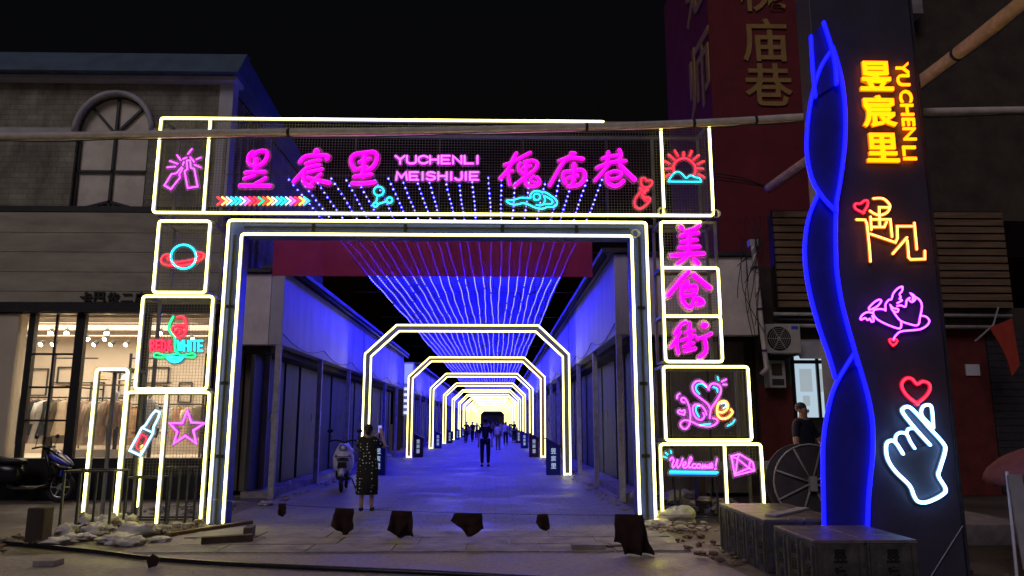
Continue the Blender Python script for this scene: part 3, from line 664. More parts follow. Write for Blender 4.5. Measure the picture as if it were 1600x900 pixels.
# ================================================================== LIT ARCHES ALONG THE LANE
def arch_pts(x0, x1, z1, cx, cz): return [(x0, .03), (x0, z1 - cz), (x0 + cx, z1), (x1 - cx, z1), (x1, z1 - cz), (x1, .03)]
AX0, AX1, AZ = -4.28, 2.38, 4.80
M['arch_dark'] = pm('arch_dark', (.10, .10, .12), .5, .2, 3, .03); M['arch_amber'] = pm('arch_amber', (.30, .16, .05), .5, .2, 3, .03)
def make_arch(mat):
    t = thing('lane_arch', 'x', 'arch')
    o = arch_pts(AX0, AX1, AZ, 1.0, .95); w = .20
    i = [(AX0 + w, .03), (AX0 + w, AZ - 1.03), (AX0 + 1.09, AZ - w), (AX1 - 1.09, AZ - w), (AX1 - w, AZ - 1.03), (AX1 - w, .03)]
    m = MB(); n = len(o)
    v = [(p[0], y, p[1] if p[1] > .1 else 0) for y in (.03, .33) for p in o + i]
    f = []
    for k in range(n - 1):
        f += [(k, k + 1, n + k + 1, n + k), (2 * n + k, 3 * n + k, 3 * n + k + 1, 2 * n + k + 1), (k, 2 * n + k, 2 * n + k + 1, k + 1), (n + k, n + k + 1, 3 * n + k + 1, 3 * n + k)]
    f += [(0, n, 3 * n, 2 * n), (n - 1, 3 * n - 1, 4 * n - 1, 2 * n - 1)]
    m.add(v, f); m.build('arch_frame', mat, t)
    loop = o + i[::-1]
    # one continuous tube round the front face: outer edge, foot, inner edge, foot
    MB().flat([Vector(p) for p in loop], 0, .024, .024, 8, True).build('neon_tube', E['warm_far'], t, True)
    MB().flat([Vector(p) for p in loop], .012, .036, .016, 6, True).build('jacket', E['warmj'], t, True)
    return t
def make_lectern(body, chars_mat):
    t = thing('lectern_sign', 'x', 'sign')
    m = MB().prism([(-.26, 0), (.26, 0), (.26, .95), (-.26, 1.22)], 0, .4)
    m.build('body', body, t, bevel=.012)
    MB().prism([(-.30, 1.235), (.30, .925), (.31, .97), (-.29, 1.28)], -.03, .43).build('top_plate', M['dark_steel'], t)
    for k, ch in enumerate('昱宸里'):
        text('character', ch, .2, chars_mat, (.0, -.012, .82 - .25 * k), t, .006, 0, height=.18)
    t.scale = (.88, .88, .92)
    return t
E['char'] = em('sign_char', (.45, .6, .8), 1.0)
M['lect_blue'] = pm('lect_blue', (.02, .03, .16), .4, .2, 4, 0); M['lect_brown'] = pm('lect_brown', (.10, .035, .02), .5, .2, 4, 0)
arch_a, arch_b = make_arch(M['arch_dark']), make_arch(M['arch_amber'])
lec_a, lec_b = make_lectern(M['lect_blue'], E['char']), make_lectern(M['lect_brown'], E['char'])
first = {id(arch_a): True, id(arch_b): True, id(lec_a): True, id(lec_b): True}
def place(o, loc, label, group):
    if first.pop(id(o), False): o.location = loc; o['label'] = label; o['group'] = group; return o
    return copy_tree(o, loc, 0, label=label, group=group)
ay = 24.5; k = 0
while ay < 200:
    amb = k in (1, 3, 6, 8)
    place(arch_b if amb else arch_a, (0, ay, 0), 'chamfered double neon arch with %s frame, %s along the lane from the gate' % ('amber' if amb else 'dark', ORD[k]), 'lit arches along the lane')
    if k < 9:
        for side, x in (('left', AX0 + .55), ('right', AX1 - .55)):
            place(lec_b if amb else lec_a, (x, ay - .15, 0), '%s slant-topped sign box with white characters at %s foot of %s arch' % ('brown' if amb else 'dark blue', side, ORD[k]), 'sign boxes beside the arches')
    ay += 12.4; k += 1

# ================================================================== LANE BUILDINGS
def lane_building(name, label, X, side, y0, y1, zb, zt, front=None):
    """side -1: building lies to the left (X decreasing); fascia over recessed dark shutters"""
    t = thing(name, label, 'building', (X, y0, 0)); s = side
    y = y0; L_ = 8.5; k = 0
    xs = lambda a, b: (min(X + s * a, X + s * b), max(X + s * a, X + s * b))
    while y < y1 - .1:
        e = min(y1, y + L_)
        MB().box(*xs(0, .3), y + .012, e - .012, zb, zt).build('fascia_panel', M['panel'], t, bevel=.02)
        y = e
    MB().box(*xs(-.28, .5), y0 - .1, y1, zt + .02, zt + .12).build('eave', M['dark_steel'], t)
    MB().tube([(X - s * .2, y0, zt - .06), (X - s * .2, y1, zt - .06)], .045, 8).build('gutter_pipe', M['black'], t, True)
    y = y0; k = 0
    while y < y1:
        MB().box(*xs(.01, .13), y + .01, y + .13, 0, zb - .003).build('post', M['post'], t)
        e = min(y1, y + 4.1)
        if k < 14:
            nx_ = 3 if k < 6 else 1
            for q in range(nx_):
                ya, yb = y + .16 + (e - y - .2) * q / nx_, y + .16 + (e - y - .2) * (q + 1) / nx_ - .05
                MB().box(*xs(.62 + .03 * (q % 2), .70), ya, yb, .16, zb - .2).build('shutter_panel', M['shutter'], t)
        else: MB().box(*xs(.62, .7), y + .15, e, .16, zb - .2).build('shutter_panel', M['shutter'], t)
        if k < 12:
            MB().bar((X + s * .58, y + 1.45, zb * .5), (X + s * .58, y + 1.45, zb * .5 + .22), .03).build('pull_handle', M['chrome'], t)
            if k % 3 == 1: MB().box(*xs(.04, .12), y + .02, y + .30, 1.55, 1.95).build('switch_box', M['plastic_grey'], t, bevel=.01)
            cb_ = [(X + s * .03 - s * .05, y + 4.1 * q / 6, zb + .25 - .22 * math.sin(math.pi * q / 6)) for q in range(7)]
            MB().tube(cb_, .009, 5).build('sagging_cable', M['black'], t, True)
            if k % 4 == 2: MB().tube([(X - s * .03, y + 2.2, zb - .02), (X - s * .03, y + 2.2, zt - .1)], .016, 6).build('conduit', M['post'], t, True)
        y += 4.1; k += 1
    MB().box(*xs(.3, .9), y0 + .25, y1, zb - .16, zb - .02).build('soffit', M['brownwall'], t)
    MB().box(*xs(.15, .78), y0 + .2, y1, 0, .14).build('sill', M['concrete'], t)
    MB().box(*xs(.85, 1.4 if side < 0 else 5), y0 + 1.2, y1, 0, zt - .05).build('rear_wall', M['brownwall'], t)
    if front:
        w, ftop = front
        MB().box(*xs(.302, w), y0, y0 + .3, zb + .001, ftop).build('front_fascia', M['beige'], t, bevel=.015)
        MB().box(*xs(.3, w), y0 - .1, y0 + 1.2, ftop + .02, ftop + .10).build('front_eave', M['dark_steel'], t)
        for q in range(3):
            MB().box(*xs(.5 + (w - .5) * q / 3, .5 + (w - .5) * (q + 1) / 3 - .05), y0 + .9, y0 + .98, .1, zb - .05).build('front_shutter', M['front_shutter'], t)
    return t
lb = lane_building('lane_shop_row', 'row of shops with blue lit white fascia and dark shutters, left of the lane', -4.86, -1, 17.0, 39.6, 3.38, 5.08, (1.42, 5.02))
lane_building('lane_shop_row', 'far row of shops left of the lane, beyond the lit screen', -4.86, -1, 45, 205, 3.38, 5.08)
rb = lane_building('lane_shop_row', 'row of shops with blue lit white fascia and dark shutters, right of the lane', 2.62, 1, 16.3, 205, 3.54, 5.36, (3.15, 5.30))
# lit screen in the gap on the left
sc_ = thing('lit_screen', 'bright white and blue lit advertising screen in the gap of the left shop row', 'screen', (-4.8, 41.3, 0))
E['screen'] = em('screen', (.35, .42, 2.6), .8)
E['screenw'] = em('screenw', (.8, .85, 1.3), 1.0)
MB().box(-5.05, -4.5, 41.2, 41.3, 2.0, 4.9).build('back_panel', M['panel'], sc_)
MB().box(-5.0, -4.55, 41.14, 41.19, 3.75, 4.8).build('upper_panel', E['screen'], sc_)
for k in range(5): MB().box(-5.0, -4.55, 41.14, 41.19, 2.1 + k * .32, 2.25 + k * .32).build('line', E['screenw'], sc_)
MB().box(-4.85, -4.75, 41.3, 41.42, 0, 4.9).build('pole', M['dark_steel'], sc_)
# end of the lane
eb = thing('end_building', 'dark low building closing the far end of the lane', 'building', (-.9, 212, 0))
MB().box(-14, 12, 212, 220, 0, 4.4).build('wall', M['brownwall'], eb); MB().box(-14.5, 12.5, 211, 221, 4.4, 5).build('roof', M['dark_steel'], eb)
MB().box(-2.4, .4, 211.8, 212, 0, 3.2).build('doorway', M['black'], eb)

# ================================================================== CLOTHES SHOP ON THE LEFT
SY = 17.0
SXR = -6.32; SXL = -14.5
shop = thing('clothes_shop', 'two-storey beige clothes shop with arched upper window and lit display', 'building', (SXR, SY, 0))
def pz(y, x=200, Y=SY): return P(x, y, Y).z
def pxx(x, y, Y=SY): return P(x, y, Y).x
z_sign0, z_sign1 = pz(491), pz(334)
zc0, zc1 = pz(131), pz(92)
# sign boards
zs = [z_sign0 + .25, pz(457), pz(427), pz(396), pz(366), z_sign1]
for a, b in zip(zs[:-1], zs[1:]):
    MB().box(SXL, SXR, SY - .12, SY + .1, a + .004, b - .004).build('sign_board', M['board_beige'], shop, bevel=.008)
MB().box(SXL, SXR - .003, SY - .10, SY + .098, z_sign0, z_sign1).build('sign_backing', M['black'], shop)
MB().box(SXL, SXR + .02, SY - .2, SY + .1, z_sign0 + .02, z_sign0 + .24).build('lintel', M['black'], shop)
x0, x1 = pxx(131, 467), pxx(234, 467)
for k, ch in enumerate('卡巴依二店'):
    text('sign_character', ch, .3, M['black'], (x0 + .13 + (x1 - x0 - .1) * k / 4.55, SY - .15, pz(467)), shop, .02, .008, height=.26 if ch not in '二' else .19)
# upper wall with the window opening
AWx0, AWx1 = pxx(110, 300), pxx(226, 300)
awz0, awz1 = pz(323), pz(207); acx = (AWx0 + AWx1) / 2; ar = (AWx1 - AWx0) / 2; atop = pz(150)
wall = MB(); n = 14
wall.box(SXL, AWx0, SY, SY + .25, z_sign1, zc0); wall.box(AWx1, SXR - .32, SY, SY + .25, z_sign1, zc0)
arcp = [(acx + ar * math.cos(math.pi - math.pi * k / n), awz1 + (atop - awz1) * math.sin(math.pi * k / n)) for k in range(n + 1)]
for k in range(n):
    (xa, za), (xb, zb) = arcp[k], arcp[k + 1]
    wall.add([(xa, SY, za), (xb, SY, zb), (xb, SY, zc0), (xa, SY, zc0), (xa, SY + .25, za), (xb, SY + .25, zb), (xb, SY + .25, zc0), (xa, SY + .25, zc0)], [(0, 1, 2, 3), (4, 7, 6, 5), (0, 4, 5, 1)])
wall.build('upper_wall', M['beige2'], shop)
MB().box(SXR - .32, SXR, SY - .04, SY + .3, z_sign1 + .002, zc0).build('corner_pilaster', M['panel'], shop)
win = MB().box(AWx0 - .0, AWx1, SY + .16, SY + .18, z_sign1, atop).build('window', M['beige'], shop)
arcw = MB()
arcw.tube([(p[0] * 1 + (p[0] - acx) * .06, SY - .03, p[1] + (p[1] - awz1) * .08) for p in arcp], .07, 8); arcw.build('arch_moulding', M['panel'], shop, True)
for (p, q) in (((AWx0 + .04, awz0), (AWx0 + .04, awz1)), ((AWx1 - .04, awz0), (AWx1 - .04, awz1)), ((acx, awz0), (acx, atop)), ((AWx0, pz(266)), (AWx1, pz(266))), ((acx, awz1), (acx - ar * .68, awz1 + (atop - awz1) * .70)), ((acx, awz1), (acx + ar * .68, awz1 + (atop - awz1) * .70)),
               ((acx, pz(313)), (AWx0 + .3, awz0)), ((acx, pz(313)), (AWx1 - .3, awz0))):
    MB().bar((p[0], SY + .12, p[1]), (q[0], SY + .12, q[1]), .06, .05).build('window_bar', M['black'], win)
MB().tube([(p[0], SY + .1, p[1]) for p in arcp], .035, 6).build('window_bar', M['black'], win, True)
for side in ((SXL, AWx0), (AWx1, SXR - .33)):
    MB().box(side[0], side[1] - .002, SY - .07, SY, pz(214), pz(202)).build('string_course', M['panel'], shop)
MB().box(SXL, SXR + .06, SY - .14, SY, z_sign1 + .004, z_sign1 + .14).build('dark_ledge', M['black'], shop)
MB().box(SXL, SXR + .12, SY - .25, SY + .3, zc0 + .002, zc0 + .10).build('cornice_trim', M['panel'], shop)
co = MB().prismx([(SY - .45, zc0 + .12), (SY + .3, zc0 + .12), (SY + .3, zc1 + .2), (SY + .1, zc1 + .2)], SXL, SXR + .22); co.build('cornice', M['roofblue'], shop)
# side wall and its lean roof receding along the lane
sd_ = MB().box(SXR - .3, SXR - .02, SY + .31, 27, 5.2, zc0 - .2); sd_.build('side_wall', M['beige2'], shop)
MB().prismx([(SY + .31, zc0 + .1), (24, zc0 + .1), (SY + .31, zc1 + .15)], SXR - .2, SXR + .2).build('side_gable', M['roofblue'], shop)
for k in range(5):
    MB().tube([(SXR + .05, SY + .5 + k * .45, 5.3), (SXR + .05, SY + .5 + k * .45, zc0 - .3)], .05, 8).build('downpipe', M['post'], shop, True)
# shopfront
zf = pz(716); zt_ = z_sign0
MB().box(SXL, SXR, SY - .05, SY + .3, 0, zf).build('plinth', M['black'], shop)
MB().box(SXL, SXR, 22.6, 22.8, 0, zt_ + .4).build('rear_wall', M['interior'], shop)
MB().box(SXL - .1, SXL, SY, 22.6, 0, zt_ + .4).build('party_wall', M['interior'], shop)
MB().box(SXR - .12, SXR, SY + .1, 22.6, 0, zt_ + .4).build('party_wall', M['interior'], shop)
MB().box(SXL, SXR - .125, SY + .305, 22.59, zf - .25, zf - .1).build('display_floor', M['interior'], shop)
MB().box(SXL, SXR - .125, SY + .12, 22.59, zt_ + .30, zt_ + .38).build('ceiling', M['interior'], shop)
MB().box(pxx(-60, 600), pxx(22, 600), SY - .1, SY + .25, zf + .002, zt_ - .01).build('white_column', M['interior'], shop)
for (xp, w) in ((40, .14), (117, .2), (222, .10), (327, .12)):
    x = pxx(xp, 600); MB().box(x - w / 2, x + w / 2, SY - .02, SY + .12, zf + .003, zt_ + .02).build('mullion', M['black'], shop)
xa, xb = pxx(40, 600) + .07, pxx(117, 600) - .1
x = (xa + xb) / 2; MB().box(x - .025, x + .025, SY + .02, SY + .07, zf + .004, zt_).build('glazing_bar', M['black'], shop)
for yp in (553, 605, 657): MB().box(xa, xb, SY + .022, SY + .068, pz(yp, 80) - .022, pz(yp, 80) + .022).build('glazing_bar', M['black'], shop)
MB().box(SXL, SXR - .13, SY + .03, SY + .04, zf + .01, zt_).build('glass_pane', M['glass'], shop)
# interior: ceiling pipes, spotlights, racks, garments, mannequins
E['spot'] = em('spot', (60, 46, 28), 1.0)
for k in range(9):
    x = SXL + 1.0 + k * .86; z = zf + (1.55, 1.9, 1.35)[k % 3]; w, h = ((.5, .8), (.7, .5), (.4, .6))[k % 3]
    f = MB()
    for (a, b, c, d) in ((-w / 2, w / 2, 0, .03), (-w / 2, w / 2, h - .03, h), (-w / 2, -w / 2 + .03, .03, h - .03), (w / 2 - .03, w / 2, .03, h - .03)): f.box(x + a, x + b, 22.52, 22.57, z + c, z + d)
    f.build('display_frame', M['black'], shop)
for k, yy in enumerate((18.0, 18.9, 20.3, 21.8)):
    MB().box(SXL + .2, SXR - .2, yy, yy + .12, zt_ + .06, zt_ + .28).build('ceiling_beam', M['dark_wood'] if k % 2 else M['interior'], shop)
for k in range(4):
    x = SXL + 1.4 + k * 1.9; MB().box(x, x + .05, 19.2, 19.25, zf - .1, zf + 2.5).build('shelf_post', M['black'], shop)
    for q in range(4): MB().box(x + .051, x + 1.1, 19.2, 19.24, zf + .5 + .62 * q, zf + .53 + .62 * q).build('shelf_rail', M['black'], shop)
for k, yy in enumerate((18.3, 19.6, 21.0)):
    MB().tube([(SXL + .2, yy, zt_ - .05), (SXR - .2, yy, zt_ - .05)], .03, 6).build('ceiling_pipe', M['interior'], shop, True)
sp = thing('track_spotlight', 'x', 'spotlight')
MB().tube([(0, 0, .18), (0, 0, .05)], .012, 6).build('stem', M['black'], sp); MB().lathe([(.05, .06), (.06, 0), (.06, -.08)], 12).build('housing', M['black'], sp)
MB().lathe([(.055, -.082), (.045, -.10), (.01, -.105)], 12).build('lens', E['spot'], sp)
spots = [(78, 538, 18.3), (135, 540, 19.6), (165, 541, 18.3), (168, 513, 19.6), (178, 515, 21.0), (152, 514, 21), (62, 574, 21.0), (80, 586, 21), (196, 563, 21), (105, 512, 18.3), (20, 560, 19.6), (250, 530, 18.3), (300, 530, 19.6)]
spots.sort(key=lambda q: P(q[0], q[1], q[2]).x / q[2])
for k, (x, y, Y) in enumerate(spots):
    p = P(x, y, Y); o = sp if k == 0 else copy_tree(sp)
    o.location = (p.x, Y, zt_ - .24); o.rotation_euler = (R(-50), 0, R(random.uniform(-40, 40))); o['label'] = 'glowing track spotlight on the shop ceiling, %s from the left' % ORD[k]; o['group'] = 'shop ceiling spotlights'
il = bpy.data.lights.new('shop_fill', 'AREA'); il.energy = 620; il.color = (1, .85, .64); il.shape = 'RECTANGLE'; il.size = 6.5; il.size_y = 3.6  # added area fill spreading the ceiling spotlights' light through the shop
ilo = bpy.data.objects.new('shop_fill', il); col.objects.link(ilo); ilo.location = ((SXL + SXR) / 2, 19.9, zt_ + .27)
def garment(h, w, sleeves):
    m = MB(); n = 10; rows = [(0, .12, .05), (.06, .42, .07), (.3, .40, .09), (.65, .46, .10), (1, .58, .11)]; v = []
    for t, ww, dd in rows:
        for k in range(n):
            a = 2 * math.pi * k / n; v.append((w * ww * math.cos(a) * (1 + .12 * math.cos(3 * a + t * 4) * t), dd * .7 * math.sin(a) * (1 + .25 * math.sin(4 * a) * t), -h * t))
    f = [(i * n + k, i * n + (k + 1) % n, (i + 1) * n + (k + 1) % n, (i + 1) * n + k) for i in range(len(rows) - 1) for k in range(n)] + [tuple(range(n))]
    m.add(v, f)
    if sleeves:
        for s in (-1, 1): m.tube([(s * w * .36, 0, -h * .08), (s * w * .5, 0, -h * .3), (s * w * .5, .01, -h * .55)], .05, 6, rs=[.06, .05, .04])
    return m
gcol = {'cream': (.62, .5, .36), 'dark': (.03, .035, .03), 'rust': (.35, .08, .06), 'white': (.7, .68, .66), 'olive': (.16, .13, .08), 'tan': (.45, .28, .16), 'black': (.02, .02, .02), 'blush': (.6, .38, .3)}
for k_, c in gcol.items(): M['g_' + k_] = pm('cloth_' + k_, c, .9, .15, 8, .2)
gb = {}
def rack(label, xa, xb, zbar, Y, cols, rot=R(65)):
    t = thing('clothes_rack', label, 'rack', ((xa + xb) / 2, Y, zf - .1))
    MB().tube([(xa, Y, zbar), (xb, Y, zbar)], .018, 8).build('rail', M['black'], t, True)
    for x in (xa, xb): MB().tube([(x, Y, zf - .1), (x, Y, zbar)], .018, 8).build('upright', M['black'], t, True)
    n = len(cols)
    for i, c in enumerate(cols):
        x = xa + (xb - xa) * (i + .5) / n
        key = (c, i % 2)
        g = thing('garment', '%s garment, %s from the left on the %s' % (c, ORD[i], label), 'garment', (x, Y, zbar), 'garments on the ' + label.split(' with')[0])
        MB().tube([(0, 0, -.06), (0, 0, -.0), (.02, 0, .03), (0, 0, .045)], .006, 5)
        if key not in gb:
            ob = garment((1.05, .85)[i % 2], .5, i % 2 == 0).build('cloth', M['g_' + c], None, True); gb[key] = ob.data; bpy.data.objects.remove(ob)
        ob = bpy.data.objects.new('cloth', gb[key]); col.objects.link(ob); ob.parent = g; ob.location = (0, 0, -.07)
        hk = bpy.data.objects.get('hook_src')
        hm = gb.get('hook')
        if hm is None:
            h_ = MB().tube([(-.2, 0, -.12), (0, 0, -.05), (.2, 0, -.12)], .008, 5).tube([(0, 0, -.05), (0, 0, .0), (.025, 0, .02), (0, 0, .035)], .006, 5).build('hanger', M['black'], None); gb['hook'] = hm = h_.data; bpy.data.objects.remove(h_)
        ob = bpy.data.objects.new('hanger', hm); col.objects.link(ob); ob.parent = g
        g.rotation_euler.z = rot + random.uniform(-.15, .15)
rack('rack behind the wide shop pane', pxx(122, 620, 18.6), pxx(200, 620, 18.6), P(150, 622, 18.6).z, 18.6, ['cream', 'blush', 'cream', 'white', 'cream', 'tan', 'cream', 'tan'])
rack('rack behind the gridded shop pane', pxx(44, 620, 19), pxx(108, 620, 19), P(80, 621, 19).z, 19.0, ['rust', 'dark', 'white', 'dark', 'olive', 'cream'])
rack('rack at the far left of the shop', pxx(-30, 620, 18.4), pxx(30, 620, 18.4), P(10, 618, 18.4).z, 18.4, ['dark', 'olive', 'black', 'olive', 'tan', 'olive', 'dark'])
rack('rear rack deep in the shop', pxx(130, 620, 21.6), pxx(320, 620, 21.6), P(200, 632, 21.6).z, 21.6, ['tan', 'cream', 'olive', 'white', 'blush', 'tan', 'cream', 'dark', 'white', 'tan', 'cream', 'olive'])
dt = thing('display_table', 'low pale table with folded clothes inside the shop window', 'table', (pxx(160, 700, 18), 18, zf - .1))
x = pxx(160, 700, 18)
MB().box(x - .9, x + .9, 17.8, 18.3, zf - .02, zf + .16).build('table_top', M['interior'], dt)
for s in (-1, 1): MB().box(x + s * .8 - .04, x + s * .8 + .04, 17.9, 18.2, zf - .1, zf - .02).build('leg', M['black'], dt)
def mannequin(label, x, Y, h, jacket, legs):
    z0 = zf - .1; t = thing('mannequin', label, 'mannequin', (x, Y, z0)); k = h / 1.75
    MB().lathe([(.16 * k, 0), (.16 * k, .02)], 14, (x, Y, z0)).build('base_plate', M['black'], t)
    for s in (-1, 1): MB().tube([(x + s * .08 * k, Y, z0 + .02), (x + s * .085 * k, Y, z0 + .45 * k), (x + s * .09 * k, Y, z0 + .85 * k)], .06, 10, rs=[.04 * k, .05 * k, .075 * k]).build('leg', legs, t, True)
    MB().lathe([(.12 * k, .78 * k), (.15 * k, .9 * k), (.12 * k, 1.05 * k), (.16 * k, 1.3 * k), (.14 * k, 1.42 * k), (.05 * k, 1.48 * k)], 14, (x, Y, z0)).build('jacket', jacket, t, True)
    for s in (-1, 1): MB().tube([(x + s * .15 * k, Y, z0 + 1.38 * k), (x + s * .21 * k, Y - .03, z0 + 1.1 * k), (x + s * .19 * k, Y - .1, z0 + .86 * k)], .05, 8, rs=[.06 * k, .05 * k, .04 * k]).build('sleeve', jacket, t, True)
    MB().ball((x, Y, z0 + 1.62 * k), .085 * k, .1 * k, .12 * k).build('head', M['white_paint'], t, True)
    MB().tube([(x, Y, z0 + 1.45 * k), (x, Y, z0 + 1.55 * k)], .045 * k, 8).build('neck', M['white_paint'], t, True)
mannequin('mannequin in a tan jacket and black trousers behind the narrow neon frame', pxx(178, 650, 17.9), 17.9, 1.62, M['g_tan'], M['g_black'])
mannequin('mannequin in a white top seen behind the neon beer bottle', pxx(232, 650, 18.2), 18.2, 1.7, M['g_white'], M['g_black'])
for k, (x, y) in enumerate(((160, 592), (196, 593), (214, 592))):
    p = P(x, y, 20.5); m = MB().lathe([(.0, .13), (.07, .12), (.1, .06), (.11, 0), (.2, -.01), (.2, -.02)], 14, p); o = m.build('hat', M['g_' + ('tan', 'white', 'cream')[k]], None, True)
    tag(o, ('tan', 'white', 'cream')[k] + ' brimmed hat on the high shelf of the shop', 'hat')
sh = thing('wall_shelf', 'long thin shelf holding hats high in the shop', 'shelf', (pxx(185, 597, 20.5), 20.5, P(185, 600, 20.5).z))
p = P(185, 600, 20.5); MB().box(p.x - 1.6, p.x + 1.2, 20.25, 20.8, p.z - .04, p.z - .02).build('board', M['wood'], sh)
for dx in (-1.5, 1.1): MB().box(p.x + dx, p.x + dx + .04, 20.7, 22.6, p.z - .08, p.z - .041).build('bracket', M['black'], sh)

# ================================================================== RIGHT-HAND BUILDINGS
RY = 19.0
rc = P(1110, 100, RY)
red = thing('red_building', 'tall building clad in dark red with large gold characters', 'building', (rc.x, RY, 0))
MB().box(rc.x, rc.x + 5, RY, RY + 5, 0, 16).build('wall', M['red_wall'], red)
for ch, y0, y1, x in (('槐', -46, 19, 1187), ('庙', 30, 97, 1192), ('巷', 100, 166, 1198)):
    a, b = P(x, y0, RY), P(x, y1, RY); text('gold_character', ch, 1, M['gold'], (a.x, RY - .03, (a.z + b.z) / 2), red, .02, .012, height=a.z - b.z, sx=1.0)
q0, q1 = PX(1092, 62, rc.x), PX(1092, 182, rc.x)
text('gold_character', '师', 1, M['gold'], (rc.x - .03, q0.y, (q0.z + q1.z) / 2), red, .02, .01, facing='x', height=q0.z - q1.z, sx=1.0)
text('gold_character', '范', 1, M['gold'], (rc.x - .03, q0.y, q0.z + 1.9), red, .02, .01, facing='x', height=q0.z - q1.z)
# shop beneath / right
KY = 17.3
rs_ = thing('right_shop', 'dim shop front with slatted wooden sign, red wall and lit window', 'building', (6.2, KY, 0))
xL = P(1183, 600, KY).x
MB().box(xL, xL + 9, KY, KY + .3, 0, P(1240, 480, KY).z).build('wall', M['brownwall'], rs_)
xw0, xw1 = P(1240, 600, KY).x, P(1318, 600, KY).x
MB().box(xL + .01, xw0 - .05, KY - .05, KY - .002, 0, P(1210, 602, KY).z).build('red_panel', M['red_paint'], rs_)
MB().box(P(1470, 600, KY).x, P(1545, 600, KY).x, KY - .05, KY - .002, .02, P(1500, 490, KY).z).build('red_panel', M['red_paint'], rs_)
sx0, sx1 = P(1211, 400, 16.9).x, P(1572, 400, 16.9).x
sz0, sz1 = P(1250, 481, 16.9).z, P(1250, 329, 16.9).z
ns = 13
for k in range(ns):
    z = sz0 + (sz1 - sz0) * k / ns
    MB().box(sx0, sx1, 16.86, 16.92, z + .012, z + (sz1 - sz0) / ns - .03).build('sign_slat', M['wood'], rs_)
MB().box(sx0 - .01, sx1 + .01, 16.95, 17.0, sz0 - .02, sz1 + .02).build('sign_backing', M['black'], rs_)
for k in range(6):
    x = sx0 + .1 + (sx1 - sx0 - .2) * k / 5; MB().box(x - .03, x + .03, 16.921, 16.949, sz0, sz1).build('batten', M['dark_wood'], rs_)
MB().box(sx0 + .1, sx1, 17.01, KY + .2, sz0 - .1, sz1).build('sign_box', M['brownwall'], rs_)
for k in range(3):
    z = sz0 - .14 - k * .13; MB().tube([(sx0 - .1, 16.95 + .02 * k, z), (sx1, 16.95 + .02 * k, z - .03)], .045, 8).build('cable_duct', M['post'] if k != 1 else M['black'], rs_, True)
E['win'] = em('lit_window', (.26, .34, .40), 1.7); E['poster'] = em('poster_glow', (.34, .40, .44), 1.0)  # posters glow by themselves, in place of window light through the paper
zw0, zw1 = P(1270, 655, KY).z, P(1270, 545, KY).z
wnd = MB().box(xw0, xw1, KY - .06, KY - .003, zw0, zw1).build('window', E['win'], rs_)
for x in (xw0 - .03, P(1276, 600, KY).x, xw1): MB().box(x - .03, x + .03, KY - .12, KY - .05, zw0, zw1).build('frame_bar', M['black'], wnd)
for z in (zw0, P(1270, 566, KY).z, zw1): MB().box(xw0, xw1, KY - .119, KY - .051, z - .04, z + .04).build('frame_bar', M['black'], wnd)
for (a, b, c, d) in ((1250, 576, 1272, 612), (1281, 576, 1303, 612), (1256, 618, 1268, 634)):
    p, q = P(a, b, KY - .13), P(c, d, KY - .13); MB().box(p.x, q.x, KY - .068, KY - .062, q.z, p.z).build('poster', E['poster'], wnd)
p, q = P(1242, 541, KY - .3), P(1316, 562, KY - .3)
MB().add([(p.x, KY - .55, q.z), (q.x, KY - .55, q.z), (q.x, KY - .02, p.z + .15), (p.x, KY - .02, p.z + .15), (p.x, KY - .53, q.z + .03), (q.x, KY - .53, q.z + .03), (q.x, KY - .02, p.z + .19), (p.x, KY - .02, p.z + .19)], [(0, 1, 2, 3), (4, 7, 6, 5), (0, 4, 5, 1), (1, 5, 6, 2), (3, 2, 6, 7), (0, 3, 7, 4)]).build('awning', M['sheet'], rs_)
# dark shutter at far right with ribs
x0, x1 = P(1545, 600, KY).x, xL + 8.8
zt2 = P(1570, 520, KY).z
for k in range(22):
    z = .1 + (zt2 - .1) * k / 22; MB().box(x0 + .02, x1, KY - .06, KY - .02, z, z + (zt2 - .1) / 22 - .012).build('shutter_slat', M['dark_steel'], rs_)
p = P(1520, 578, KY - .08); MB().box(p.x - .16, p.x + .16, KY - .09, KY - .055, p.z - .13, p.z + .13).build('notice', M['paper'], rs_)
uw = thing('upper_right_building', 'dark brown upper facade behind the sign pylon', 'building', (P(1300, 200, 17.9).x, 17.9, 0))
xu = P(1330, 200, 17.9).x
MB().box(xu, xu + 9, 17.9, 22, sz1 + .05, 15).build('wall', M['brownwall'], uw)
p = P(1420, 10, 17.5); MB().box(p.x - .3, p.x + .3, 17.4, 17.898, p.z - .25, p.z + 1).build('bracket_block', M['concrete'], uw)
